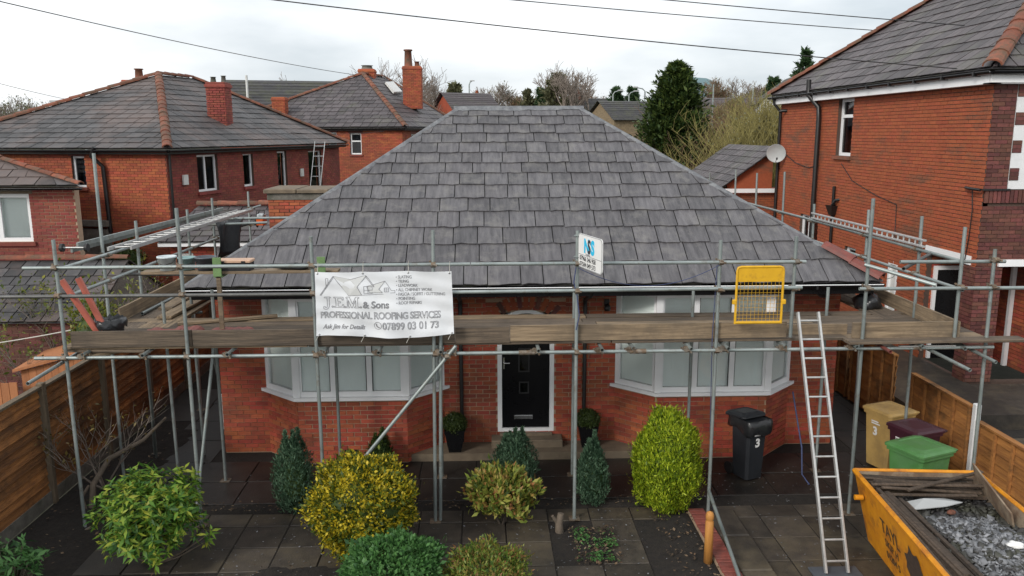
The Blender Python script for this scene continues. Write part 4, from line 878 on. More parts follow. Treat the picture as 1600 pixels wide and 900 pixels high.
b=MB(); b.tube([(-.08,-.1,.22),(-.09,-.05,.34),(.09,-.05,.34),(.08,-.1,.22)],.014,8); b.build('handle','black_rubber',t,local=True); b=MB(); b.tube([(-.09,0,.1),(-.55,-.25,-.02)],.03,8); b.build('arm','black_rubber',t,local=True)
b=MB(); b.lathe([(0,-.005),(.13,-.005),(.13,.005),(0,.005)],(0,0,0),20); o=b.build('blade','steel_dark',t,local=True); o.location=(-.13,.05,.08); o.rotation_euler=(0,R(80),0)
# blue rope between standards
def cable(name,pts,r,m,label,cat='cable',sag=0,n=24):
    pts=[Vector(p) for p in pts]; out=[]
    if len(pts)==2: out=[pts[0].lerp(pts[1],i/n)-Vector((0,0,sag*4*(i/n)*(1-i/n))) for i in range(n+1)]
    else: out=pts
    b=MB(); b.tube(out,r,6); o=b.build(name,m); return tag(o,label,cat)
cable('rope',((1.22,FY-.08,3.60),(3.1,FY-.08,3.62)),.005,'blue_rope','thin blue rope sagging between the sign pole and the next pole','rope',.26)
cable('hanging_rope',[(1.20,FY-.05,3.6),(1.17,FY-.06,3.4),(1.22,FY-.04,3.2),(1.25,FY-.06,2.95),(1.21,FY-.05,2.75)],.008,'blue_rope','dark rope hanging down the sign pole','rope')
cable('tie_rope',[(3.1,FY+.02,3.6),(3.07,FY,2.6),(3.11,FY+.05,1.4),(3.16,FY+.08,.3),(3.25,FY+.2,.01)],.006,'blue_rope','thin dark rope trailing down the pole left of the yellow gate','rope')
cable('guy_ropes',((-5.6,10.9,2.75),(-9.5,13.0,1.9)),.008,'rope','pale twisted rope strung from the left corner pole','rope',.05)

# ================================================================== FRONT GARDEN THINGS
def wheelie(loc,rz,m,label,num=None,h=.98,w=.54,d=.62,lidm=None,bag=False,ink='white_paint',openlid=0):
    t=thing('wheelie_bin',loc,label,'bin','wheelie bins',rz); lidm=lidm or m
    b=MB(); zt=h-.07; wb,db=w*.40,d*.36; wt,dt=w*.5,d*.44
    prof=[(-wb,-db),(wb,-db),(wb,db),(-wb,db)]; top=[(-wt,-dt),(wt,-dt),(wt,dt),(-wt,dt)]
    c=.04
    def ring(W,D,z): return [(-W+c,-D,z),(W-c,-D,z),(W,-D+c,z),(W,D-c,z),(W-c,D,z),(-W+c,D,z),(-W,D-c,z),(-W,-D+c,z)]
    R_=[ring(wb,db,.02),ring(wb*1.02,db*1.03,.10),ring(wt*.97,dt*.97,zt-.06),ring(wt*1.06,dt*1.05,zt-.05),ring(wt*1.06,dt*1.05,zt)]
    vs=[p for r_ in R_ for p in r_]; b.add(vs,[(i*8+j,i*8+(j+1)%8,(i+1)*8+(j+1)%8,(i+1)*8+j) for i in range(4) for j in range(8)]+[tuple(range(7,-1,-1)),tuple(32+j for j in range(8))]); b.build('body',m,t,local=True)
    b=MB(); L0=[ring(wt*1.12,dt*1.12,zt+.004),ring(wt*1.12,dt*1.12,zt+.03),ring(wt*1.0,dt*1.0,zt+.055),ring(wt*.72,dt*.7,zt+.075),ring(wt*.66,dt*.64,zt+.066)]
    vs=[p for r_ in L0 for p in r_]; b.add(vs,[(i*8+j,i*8+(j+1)%8,(i+1)*8+(j+1)%8,(i+1)*8+j) for i in range(4) for j in range(8)]+[tuple(range(7,-1,-1)),tuple(32+j for j in range(8))]); lid=b.build('lid',lidm,t,local=True)
    if openlid: lid.rotation_euler=(R(-openlid),0,0); lid.location=(0,0,.02)
    b=MB(); b.tube([(-wt*.85,dt*1.05,zt-.03),(-wt*.85,dt*1.4,zt-.01),(wt*.85,dt*1.4,zt-.01),(wt*.85,dt*1.05,zt-.03)],.016,8)
    for x in (-.4,0,.4): b.tube([(wt*x,dt*1.05,zt+.02),(wt*x,dt*1.4,zt-.01)],.014,6)
    b.build('handle',m,t,local=True)
    for s_ in (-1,1):
        q=MB(); x=s_*wb*1.05; n=16; vs=[(x+dx,db+.04+.10*math.cos(2*math.pi*j/n),.10+.10*math.sin(2*math.pi*j/n)) for dx in (-.025,.025) for j in range(n)]; q.add(vs,[(j,(j+1)%n,n+(j+1)%n,n+j) for j in range(n)]+[tuple(range(n-1,-1,-1)),tuple(range(n,2*n))]); q.build('wheel','black_rubber',t,local=True)
    if num:
        slope=(dt-db)/(zt-.08); ud=Vector((0,-slope,1)); y=lambda z:-(db*1.0+slope*(z-.02))-.006
        text(t,num,.19,(-.055,y(.56)-.004,.56),(1,0,0),ud,ink,name='number',bold=.008)
        q=MB(); 
        for k in range(2): z=.74+.035*k; q.box(-.085,.085-.03*k,y(z)-.010,y(z)-.006,z,z+.02)
        q.build('badge',ink,t,local=True)
    if bag:
        q=MB(); pts=[]
        for k,(W,D,z) in enumerate(((wt*1.10,dt*1.08,zt+.02),(wt*1.16,dt*1.22,zt-.02),(wt*1.13,dt*1.25,zt-.13),(wt*1.03,dt*1.12,zt-.17))):
            for j in range(24):
                a=2*math.pi*j/24; cx_=max(-1,min(1,1.35*math.cos(a))); sy_=max(-1,min(1,1.35*math.sin(a))); pts.append((W*cx_*(1+.03*math.sin(5*a+k)),D*sy_*(1+.05*math.sin(7*a+2*k))-.02,z+.03*math.sin(4*a+k)*(k>1)-.04*(k>1)*(sy_<-.5)))
        q.add(pts,[(i*24+j,i*24+(j+1)%24,(i+1)*24+(j+1)%24,(i+1)*24+j) for i in range(3) for j in range(24)],True); q.build('bin_liner','black_bag',t,local=True)
    return t
wheelie((4.10,11.98,.01),R(24),'bin_black','black wheelie bin number 3 with a bag hanging out under the right bay window','3',h=1.04,w=.41,d=.48,bag=True,openlid=6)
wheelie((6.48,12.30,.01),R(-70),'bin_tan','tan wheelie bin number 3 beside the right fence','3',h=1.0)
wheelie((6.50,11.55,.01),R(-72),'bin_maroon','dark maroon wheelie bin between the tan and green bins','3',h=.98)
wheelie((6.20,10.85,.01),R(-68),'bin_green','green wheelie bin behind the skip',None,h=.95,w=.6,d=.72)
# --- leaf builders
def leafset(P,Nv,size,asp=.45,fold=.25,tipdir=None,jit=.5):
    """diamond leaves: P positions (n,3), Nv outward dirs; returns verts, faces"""
    n=len(P); d=tipdir if tipdir is not None else nr.normal(size=(n,3)); d=d+nr.normal(size=(n,3))*jit; d/=np.linalg.norm(d,axis=1)[:,None]
    m=Nv+nr.normal(size=(n,3))*.5; s=np.cross(d,m); s/=np.linalg.norm(s,axis=1)[:,None]+1e-9; nn=np.cross(s,d)
    L_=(size*nr.uniform(.45,1.5,n))[:,None]; W=L_*asp*.5
    a=P; b=P+d*L_*.45+s*W+nn*L_*fold*.2; c=P+d*L_; e=P+d*L_*.45-s*W+nn*L_*fold*.2
    v=np.stack([a,b,c,e],1).reshape(-1,3); f=np.arange(n*4).reshape(-1,4); return v,f
def shell(n,r,c,inner=.75,bottom=-.6,lump_=.08,seed=0,taper=0.):
    g=np.random.default_rng(seed); d=g.normal(size=(int(n*1.6),3)); d/=np.linalg.norm(d,axis=1)[:,None]; d=d[d[:,2]>bottom][:n]
    ph=g.uniform(0,6.3,6); rad=1+lump_*(np.sin(5*np.arctan2(d[:,1],d[:,0])+ph[0]+3*d[:,2])+np.sin(8*d[:,2]+ph[1]+2*d[:,0])+.7*np.sin(11*d[:,0]+ph[2])*np.cos(9*d[:,1]+ph[3]))
    k=g.uniform(inner,1.,len(d))**.6*rad; p=d*k[:,None]*np.array(r)
    if taper: sc_=1-taper*np.clip(p[:,2]/r[2],-1,1); p[:,0]*=sc_; p[:,1]*=sc_
    return (p*(1+(g.uniform(size=len(d))<.07)*g.uniform(.04,.20,len(d)))[:,None])+np.array(c),d
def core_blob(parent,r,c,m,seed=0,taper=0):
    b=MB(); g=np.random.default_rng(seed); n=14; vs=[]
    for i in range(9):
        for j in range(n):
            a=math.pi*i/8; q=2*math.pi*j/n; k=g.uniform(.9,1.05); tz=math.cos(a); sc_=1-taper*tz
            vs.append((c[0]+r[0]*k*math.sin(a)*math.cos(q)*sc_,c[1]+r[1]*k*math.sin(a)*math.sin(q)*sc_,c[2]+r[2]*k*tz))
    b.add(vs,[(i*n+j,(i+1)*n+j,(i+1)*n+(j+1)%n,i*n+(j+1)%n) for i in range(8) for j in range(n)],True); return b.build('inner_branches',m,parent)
UPV=np.array([0,0,1.])
def shrub(name,loc,w,h,m,n,size,label,asp=.5,up=.6,inner=.72,lump_=.07,seed=0,stem=.1,bottom=-.75,taper=0.,cat='shrub',corem='leaf_conifer',zc=None,jit=.5,group=None,cs=.72):
    t=thing(name,loc,label,cat,group); rz=(h-stem)/2; c=(loc[0],loc[1],loc[2]+stem+rz); r=(w/2,w/2,rz)
    P,d=shell(n,r,c,inner,bottom,lump_,seed,taper); tip=d*(1-up)+UPV*up
    v,f=leafset(P-tip*size*.4,d,size,asp,tipdir=tip,jit=jit); npmesh('foliage',v,f,m,t)
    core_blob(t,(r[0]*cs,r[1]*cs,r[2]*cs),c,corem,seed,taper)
    b=MB()
    for k in range(4): a=k*1.7+seed; b.tube([(loc[0]+.02*math.cos(a),loc[1]+.02*math.sin(a),loc[2]-.02),(loc[0]+w*.1*math.cos(a),loc[1]+w*.1*math.sin(a),loc[2]+stem),(loc[0]+w*.22*math.cos(a),loc[1]+w*.22*math.sin(a),loc[2]+stem+rz*.8)],[.02,.016,.008],6)
    b.build('stem','bark',t); return t
def spire_shrub(name,loc,w,h,label,seed,tips=5,n=11000,m='leaf_blue'):
    """upright dwarf conifer: several merged pointed plumes"""
    t=thing(name,loc,label,'conifer shrub','blue-green dwarf conifers in the front bed'); g=np.random.default_rng(seed); Vs=[];Fs=[];k0=0
    for k in range(tips):
        a=2*math.pi*k/tips+g.uniform(-.3,.3); rr=w*.18 if k else 0; hh=h*g.uniform(.86,1.) if k else h*.97; wr_=w*.60
        c=np.array([loc[0]+rr*math.cos(a),loc[1]+rr*math.sin(a),loc[2]])
        z=g.uniform(.02,1,n//tips)**.85; prof=np.sin(np.clip(z*.93+.12,0,1)*math.pi)**.62*np.clip((1.02-z)*2.2,0,1)**.6
        q=g.uniform(0,2*math.pi,len(z)); rad=prof*wr_*.5*g.uniform(.62,1.06,len(z))*(1+.10*np.sin(7*q+9*z+k))
        P=np.stack([c[0]+rad*np.cos(q),c[1]+rad*np.sin(q),c[2]+z*hh],1); d=np.stack([np.cos(q),np.sin(q),q*0],1)
        tip=d*.42+UPV; v,f=leafset(P-tip*.02,d,.05,.30,tipdir=tip,jit=.38); Vs.append(v); Fs.append(f+k0); k0+=len(v)
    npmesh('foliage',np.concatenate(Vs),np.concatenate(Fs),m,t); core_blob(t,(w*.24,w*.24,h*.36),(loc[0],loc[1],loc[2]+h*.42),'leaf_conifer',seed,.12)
    b=MB(); b.tube([(loc[0],loc[1],loc[2]-.02),(loc[0],loc[1],loc[2]+h*.5)],.03,6); b.build('stem','bark',t)
spire_shrub('dwarf_conifer',(-2.76,11.10,0),.72,1.24,'tall blue-green dwarf conifer left of the golden bush',1)
spire_shrub('dwarf_conifer',(.43,11.62,0),.84,1.02,'broad blue-green dwarf conifer in front of the door',2,6,14000)
spire_shrub('dwarf_conifer',(1.56,11.18,0),.62,1.06,'blue-green dwarf conifer right of the middle pole',3)
spire_shrub('dwarf_conifer',(-1.68,12.40,0),.54,.72,'small dark dwarf conifer against the left bay wall',4,4,5000,'leaf_conifer')
shrub('golden_thuja',(2.58,10.93,0),.92,1.50,'leaf_thuja',30000,.05,'bright yellow-green rounded conifer at the end of the brick edging',.30,.75,.74,.075,5,.02,-.97,.20,'conifer shrub',corem='leaf_conifer',jit=.35,cs=.8)
shrub('golden_bush',(-1.60,9.74,0),1.26,1.34,'leaf_yellow',26000,.047,'large round yellow and green variegated bush in the front bed',.5,.35,.70,.10,6,.10,-.95,0,corem='leaf_conifer',jit=.55,cs=.82)
shrub('red_tipped_shrub',(.20,10.55,0),.86,.82,'leaf_redtip',4200,.085,'small shrub with red tipped leaves in front of the broad conifer',.40,.6,.55,.16,8,.12,-.6,jit=.5,cs=.6)
shrub('leafy_green_shrub',(-1.10,8.78,0),1.10,.72,'leaf_green',9000,.062,'fresh green leafy shrub below the golden bush',.5,.2,.7,.08,9,.05,-.5,jit=.6)
shrub('wispy_shrub',(-.02,8.72,0),1.05,.60,'leaf_mixed',9000,.045,'wispy green and rust coloured low shrub at the bottom centre',.35,.6,.45,.10,10,.03,-.4,jit=.6,cs=.6)
def rosette_shrub(name,loc,w,h,m,n,label,seed,ls=.13,nl=9,group=None):
    t=thing(name,loc,label,'shrub',group); rz=h*.5; c=(loc[0],loc[1],loc[2]+h*.52); P,d=shell(n,(w/2,w/2,rz),c,.30,-.6,.13,seed); g=np.random.default_rng(seed)
    Q=[];D=[];T=[]
    for p,dd in zip(P,d):
        ax=dd*.6+np.array([0,0,.8]); ax/=np.linalg.norm(ax); e1=np.cross(ax,[.3,.9,.1]); e1/=np.linalg.norm(e1); e2=np.cross(ax,e1); a0=g.uniform(0,6.3)
        for k in range(nl):
            a=a0+2.4*k; r_=g.uniform(.55,1.0); T.append((e1*math.cos(a)+e2*math.sin(a))*r_+ax*g.uniform(-.25,.55)); Q.append(p+ax*.01*(nl-k)); D.append(ax)
    v,f=leafset(np.array(Q),np.array(D),ls,.30,tipdir=np.array(T),jit=.12); npmesh('foliage',v,f,m,t)
    core_blob(t,(w*.16,w*.16,h*.18),c,'leaf_conifer',seed); b=MB()
    for p in P[::max(1,n//36)]: b.tube([(loc[0],loc[1],loc[2]),tuple((np.array(loc)+p)/2+[0,0,-.04]),tuple(p)],[.018,.012,.006],5)
    b.build('stem','bark_pale',t)
rosette_shrub('rosette_shrub',(-4.22,9.62,0),1.20,1.14,'leaf_pieris',620,'big bright green shrub with whorled leaves in the left foreground',21,.10)
rosette_shrub('rosette_shrub',(-5.62,8.95,0),.75,.62,'leaf_green',70,'small dark green whorled shrub at the bottom left corner',22,.11)
def potted(x,y,label):
    t=thing('planter',(x,y,.13),label,'planter','potted box balls by the front door'); b=MB(); s0,s1=.10,.17
    b.add([(-s0,-s0,0),(s0,-s0,0),(s0,s0,0),(-s0,s0,0),(-s1,-s1,.40),(s1,-s1,.40),(s1,s1,.40),(-s1,s1,.40),(-s1+.02,-s1+.02,.40),(s1-.02,-s1+.02,.40),(s1-.02,s1-.02,.40),(-s1+.02,s1-.02,.40),(-s1+.02,-s1+.02,.35),(s1-.02,-s1+.02,.35),(s1-.02,s1-.02,.35),(-s1+.02,s1-.02,.35)],
      [(3,2,1,0),(0,1,5,4),(1,2,6,5),(2,3,7,6),(3,0,4,7),(4,5,9,8),(5,6,10,9),(6,7,11,10),(7,4,8,11),(8,9,13,12),(9,10,14,13),(10,11,15,14),(11,8,12,15),(12,13,14,15)]); b.build('pot','black_gloss',t,local=True)
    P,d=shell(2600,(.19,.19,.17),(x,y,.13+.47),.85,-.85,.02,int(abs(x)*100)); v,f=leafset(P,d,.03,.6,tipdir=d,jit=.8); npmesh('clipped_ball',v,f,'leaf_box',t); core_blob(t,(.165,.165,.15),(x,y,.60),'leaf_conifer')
potted(-.53,12.93,'black tapered pot with clipped ball, left of the front door'); potted(1.70,13.03,'black tapered pot with clipped ball, right of the front door')
# bare twiggy shrub against the left fence
def twiggy(name,loc,label,h,spread,n,m,seed,leaf=None,nleaf=0,lsize=.04,cat='shrub',r0=.02,group=None,levels=3):
    t=thing(name,loc,label,cat,group); g=random.Random(seed); b=MB(); tips=[]
    def grow(p,d,L_,r,lev):
        k=4; pts=[p]; q=p
        for i in range(k):
            d=(d+Vector((g.uniform(-.25,.25),g.uniform(-.25,.25),g.uniform(-.1,.22)))).normalized(); q=q+d*L_/k; pts.append(q)
            if lev>0 and i>=1:
                for _ in range(n[lev-1] if isinstance(n,(list,tuple)) else n): grow(q,(d+Vector((g.uniform(-1,1),g.uniform(-1,1),g.uniform(-.2,.8)))*.8).normalized(),L_*g.uniform(.4,.7),r*.5,lev-1)
        b.tube(pts,[r*(1-.75*i/k) for i in range(k+1)],5 if lev>1 else 3,cap=False); tips.append(pts[-1]); tips.append(pts[-2])
    for _ in range(4 if levels>2 else 7): grow(Vector(loc),Vector((g.uniform(-1,1)*spread,g.uniform(-1,1)*spread,1)).normalized(),h*.6,r0,levels-1)
    b.build('branches',m,t)
    if leaf:
        P=np.array([tuple(tips[g.randrange(len(tips))]) for _ in range(nleaf)])+nr.normal(size=(nleaf,3))*.05; v,f=leafset(P,np.tile(UPV,(nleaf,1)),lsize,.5); npmesh('foliage',v,f,leaf,t)
    return t
twiggy('bare_shrub',(-5.85,11.9,0),'bare twiggy shrub with few yellow leaves against the left fence',1.5,.9,2,'twig',4,'leaf_autumn',260,.06)
t=thing('leaning_stem',(-5.75,11.25,0),'crooked bare trunk curving out of the left bed','tree stump'); b=MB(); b.tube([(-5.75,11.25,-.02),(-5.72,11.3,.35),(-5.6,11.6,.62),(-5.25,12.0,.75),(-5.0,12.3,1.0)],[.05,.045,.04,.032,.02],8); b.tube([(-5.82,11.22,-.02),(-5.85,11.2,.2),(-5.78,11.3,.34)],[.03,.028,.02],6); b.build('trunk','bark_pale',t)
t=thing('tree_stump',(.98,10.30,0),'small broken tree stump at the edge of the weed patch','tree stump'); b=MB(); b.tube([(.98,10.3,-.02),(.97,10.28,.12),(1.0,10.3,.26)],[.06,.05,.045],8); b.tube([(.96,10.3,.1),(.88,10.27,.24)],[.03,.02],6); b.build('trunk','bark_pale',t)
# timber post, brick edging, kerb
t=thing('timber_post',(2.78,9.40,0),'round-topped orange timber post beside the brick edging','post'); b=MB(); b.lathe([(0,0),(.055,0),(.052,.56),(.044,.57),(.044,.585),(.052,.60),(.052,.64),(.04,.68),(0,.70)],(0,0,0),14); b.build('shaft','post_orange',t,local=True)
be=thing('brick_edging',(2.96,9.0,0),'red brick edging strip running towards the camera','edging'); b=MB(); b.box(2.87,3.08,5.5,10.78,-.05,.055); bs=b.build('bed_joint','mortar',be)
q=MB(); q.bbox(-.108,.108,-.034,.034,0,.022,.004); me=q.mesh('brick','ridge_red')
for i in range(66): link('brick',me,be,(.015+rng.uniform(-.004,.004),10.72-9.0-.078*i,.052+rng.uniform(-.003,.003)))
kb=thing('stone_kerb',(3.3,9.6,0),'dark stone kerb blocks right of the brick edging','kerb')
for i,(y0,y1) in enumerate(((10.0,10.78),(9.1,9.98),(8.0,9.08),(6.9,7.98))):
    b=MB(); b.bbox(3.10+.0,3.52,y0,y1,-.04,.06 if i else .05,.02); b.build('kerb_stone','paving',kb)
cable('hose',[(4.92,12.4,1.25),(4.93,12.2,.9),(4.92,11.9,.5),(4.91,11.8,.1),(4.95,11.6,.02)],.012,'blue_rope','dark blue hose hanging by the house wall right of the black bin','hose')
# ---------------- fences
lf=thing('panel_fence',(-6.4,10,0),'dark brown lap panel fence on concrete base, left boundary','fence')
y=6.0; k=0
while y<24:
    y1=y+1.83; zt=1.80-.008*(y-10)
    b=MB(); b.box(-6.46,-6.40,y,y1,.0,.20); b.build('gravel_board','concrete',lf)
    for i in range(12):
        z=.20+i*(zt-.24)/12; hh=(zt-.24)/12
        b=MB(); jj=rng.uniform(-.006,.006); b.obox((-6.43,y+.06,z),(0,y1-y-.12,0),(.018,0,0),(-.032,jj,hh+.02)); o=b.build('lap_board','fence_dark',lf)
    b=MB(); b.box(-6.47,-6.375,y+.05,y1-.05,zt-.035,zt+.0); b.build('capping','post_wood',lf)
    b=MB(); b.bbox(-6.46,-6.36,y-.05,y+.05,0,zt+.05,.01); b.build('fence_post','post_wood',lf)
    y=y1
rf=thing('panel_fence',(7.35,12,0),'orange lap panel fence with white concrete posts, right boundary','fence')
secs=[(13.9,15.7,1.38),(12.0-.45+.0,13.35,1.23),(9.65,11.42,1.06),(7.8,9.6,.98),(15.75,17.5,1.42),(17.6,19.4,1.45),(19.5,21.3,1.5)]
for y0,y1,zt in secs:
    n=7
    for i in range(n):
        z=-.0+i*zt/n; b=MB(); b.obox((7.375,y0+.04,z),(0,y1-y0-.08,0),(.016,0,0),(.030,rng.uniform(-.005,.005),zt/n+.02)); b.build('lap_board','fence_orange',rf)
    b=MB(); b.box(7.325,7.42,y0+.03,y1-.03,zt,zt+.03); b.build('capping','fence_orange',rf)
    for i in range(5):
        yy=y0+.05+(y1-y0-.13)*i/4; b=MB(); b.box(7.335,7.375,yy,yy+.04,0,zt); b.build('batten','fence_orange',rf)
for yy,zt in ((11.485,1.36),(9.62,1.2)):
    b=MB(); b.bbox(7.34,7.43,yy-.05,yy+.05,0,zt-.04,.012); b.build('fence_post','render_white',rf)
rb=thing('boundary_fence',(5,27.0,0),'dark timber fence across the back garden behind the roof','fence')
for i in range(9):
    for j in range(6): b=MB(); b.box(2.4+1.0*i,3.39+1.0*i,27.0+rng.uniform(-.01,.01),27.03,1.5+.26*j,1.74+.26*j); b.build('board','fence_dark',rb)
for i in range(5): b=MB(); b.bbox(2.3+2*i,2.42+2*i,26.9,27.0,0,3.25,.01); b.build('fence_post','concrete',rb)
# ---------------- skip
sk=thing('skip',(5.36,8.08,0),'yellow builder\'s skip full of slate rubble in the front right corner','skip',rz=R(-5.4))
hw,hl=.77,1.62; zt,zb=1.05,.14
b=MB()
T=[(-hw,-hl,zt),(hw,-hl,zt),(hw,hl,zt),(-hw,hl,zt)]; Bm=[(-hw+.20,-hl+.55,zb),(hw-.20,-hl+.55,zb),(hw-.20,hl-.12,zb),(-hw+.20,hl-.12,zb)]
b.add(T+Bm,[(0,4,5,1)[::-1],(1,5,6,2)[::-1],(2,6,7,3)[::-1],(3,7,4,0)[::-1],(4,7,6,5)]); b.build('shell','skip_yellow',sk,local=True)
b=MB(); e=.03; T2=[(x-e*np.sign(x),y-e*np.sign(y),zt-.0) for x,y,z in T]; B2=[(x-e*np.sign(x),y-e*np.sign(y),z+.02) for x,y,z in Bm]
b.add(T2+B2,[(0,4,5,1),(1,5,6,2),(2,6,7,3),(3,7,4,0),(4,5,6,7)]); b.build('lining','skip_inside',sk,local=True)
b=MB()
for (p,q) in zip(T,T[1:]+T[:1]): b.tube([p,q],.032,6,smooth=False)
b.build('rim','skip_yellow',sk,local=True)
b=MB()
for y in (-1.1,1.35): b.tube([(-hw+.03,y,.80),(-hw-.07,y,.80)],.035,10); 
b.build('lifting_lug','skip_yellow',sk,local=True)
for s_ in (-1,1):
    b=MB(); b.box(-.05+s_*.4,.05+s_*.4,-.9,1.3,0,.14); b.build('skid','skip_yellow',sk,local=True)
# lettering on the left side (reads towards the camera)
sd_=Vector((0,-1,0)); su=Vector((-.20,0,.91)).normalized()
def skp(y,z): return Vector((-hw+.20*(zt-z)/(zt-zb)-.004,y,z))
text(sk,'TAYL',.25,skp(.85,.62),sd_,su,'stencil',sx=.95,bold=.002); text(sk,'SKIP H',.14,skp(.78,.46),sd_,su,'stencil',sx=1.0,bold=.001); text(sk,'01204 5',.13,skp(.78,.31),sd_,su,'stencil',sx=.95,bold=.003)
b=MB(); g=random.Random(3); c=skp(-.12,.62); n=22; pts=[]
for j in range(n): a=2*math.pi*j/n; rr=g.uniform(.75,1.15); pts.append(c+sd_*(.24*rr*math.cos(a))+su*(.27*rr*math.sin(a))+Vector((-.004,0,0)))
b.add(pts,[tuple(range(n))]); b.build('scorched_patch','rust',sk,local=True)
# rubble heap (uncountable) + what lies on it
def heap(n,seed,box_,zf,s0,s1,m,name,label,flat=.35):
    g=np.random.default_rng(seed); P=np.stack([g.uniform(box_[0],box_[1],n),g.uniform(box_[2],box_[3],n)],1); Vv=[];Ff=[]; base=np.array([[-1,-1,-1],[1,-1,-1],[1,1,-1],[-1,1,-1],[-1,-1,1],[1,-1,1],[1,1,1],[-1,1,1]],float); qf=np.array([(0,3,2,1),(4,5,6,7),(0,1,5,4),(1,2,6,5),(2,3,7,6),(3,0,4,7)])
    for i,(x,y) in enumerate(P):
        s=g.uniform(s0,s1)*np.array([1,g.uniform(.5,1),g.uniform(.15,flat)]); q=base*s*g.uniform(.6,1.3,(8,3)); a=g.uniform(0,6.3,3)*np.array([.12,.12,1]); 
        Rx=np.array([[1,0,0],[0,math.cos(a[0]),-math.sin(a[0])],[0,math.sin(a[0]),math.cos(a[0])]]); Ry=np.array([[math.cos(a[1]),0,math.sin(a[1])],[0,1,0],[-math.sin(a[1]),0,math.cos(a[1])]]); Rz=np.array([[math.cos(a[2]),-math.sin(a[2]),0],[math.sin(a[2]),math.cos(a[2]),0],[0,0,1]])
        Vv.append(q@(Rz@Ry@Rx).T+[x,y,zf(x,y)+g.uniform(-.01,.03)]); Ff.append(qf+8*i)
    o=npmesh(name,np.concatenate(Vv),np.concatenate(Ff),m,None); o.location=sk.location; o.rotation_euler=sk.rotation_euler; tag(o,label,'rubble',kind='stuff'); return o
zf=lambda x,y:.87+.19*math.exp(-((x-.1)**2+(y+.2)**2)/.25)-.10*max(0,y-.9)
b=MB(); nx_,ny_=14,28
vs=[(-hw+.06+(2*hw-.12)*i/nx_,-hl+.1+(2*hl-.2)*j/ny_,zf(-hw+.06+(2*hw-.12)*i/nx_,-hl+.1+(2*hl-.2)*j/ny_)-.02+rng.uniform(-.02,.02)) for j in range(ny_+1) for i in range(nx_+1)]
b.add(vs,[(j*(nx_+1)+i,j*(nx_+1)+i+1,(j+1)*(nx_+1)+i+1,(j+1)*(nx_+1)+i) for j in range(ny_) for i in range(nx_)],True); b.build('fill','slate_dark',sk,local=True)
heap(2400,1,(-.28,.48,-1.3,.62),zf,.012,.045,'rubble','slate_rubble','pale grey crushed slate heaped in the middle of the skip')
heap(1100,2,(-.6,.68,-1.4,1.3),zf,.015,.055,'slate_dark','dark_rubble','dark broken slate and soil around the pale rubble in the skip')
def skw(x,y,z):
    c_,s_=math.cos(R(-5.4)),math.sin(R(-5.4)); return Vector((5.36+c_*x-s_*y,8.08+s_*x+c_*y,z))
g=random.Random(8)
for i in range(22):
    y=hl-.08-.020*i*g.uniform(.6,1.2); z=.93+.014*g.randrange(8); o=plank('roof_batten',skw(-.72+g.uniform(0,.15),y,z),skw(.45+g.uniform(-.2,.2),y+g.uniform(-.16,.10),z+g.uniform(-.03,.08)),.045,.022,None,'batten'); tag(o,'old brown roofing batten in the pile across the far end of the skip','batten','battens at the far end of the skip')
for i in range(20):
    x=-hw+.09+.013*i*g.uniform(.6,1.2); z=.91+.014*g.randrange(8)+(.04 if i<8 else 0); o=plank('roof_batten',skw(x,1.05+g.uniform(-.3,.15),z),skw(x+g.uniform(-.02,.10),-1.2+g.uniform(-.2,.3),z+g.uniform(-.03,.05)),.045,.022,None,'batten'); tag(o,'old brown roofing batten in the bundle along the left side of the skip','batten','battens along the left side of the skip')
o=plank('long_batten',skw(-.35,1.0,1.07),skw(.72,1.42,1.15),.05,.025,None,'batten'); tag(o,'long single batten lying diagonally over the pile at the far end of the skip','batten')
o=plank('pale_batten',skw(.30,-.55,1.02),skw(.62,-1.15,1.02),.04,.02,None,'board_pale'); tag(o,'pale splintered batten on the rubble at the near end of the skip','batten')
b=MB(); pts=[(-.42,.92),(-.2,.90),(.10,1.04),(.24,.86),(.02,.78),(-.40,.70)]; b.add([skw(x,y,.985+.035*math.sin(13*x+4*y)) for x,y in pts]+[skw(x,y,.975+.035*math.sin(13*x+4*y)) for x,y in pts],[tuple(range(6)),(0,6,7,1),(1,7,8,2),(2,8,9,3),(3,9,10,4),(4,10,11,5),(5,11,6,0)]); tag(b.build('plastic_sheet','grey_paint'),'torn pale plastic sheet between battens and rubble in the skip','plastic sheet')
lump('rag',skw(.20,-.35,1.09),(.09,.06,.03),'white_paint','crumpled white paper on the pale rubble','paper',12)
lump('brick_fragment',skw(-.02,.58,0.99),(.05,.035,.03),'terracotta','orange brick fragment on the dark rubble in the skip','brick',13,amp=.15)
o=plank('plywood_sheet',skw(.56,.35,.98),skw(.60,1.35,1.16),.30,.02,None,'skip_inside',side=(1,0,.35)); tag(o,'stained plywood sheet standing against the right side of the skip','plywood')

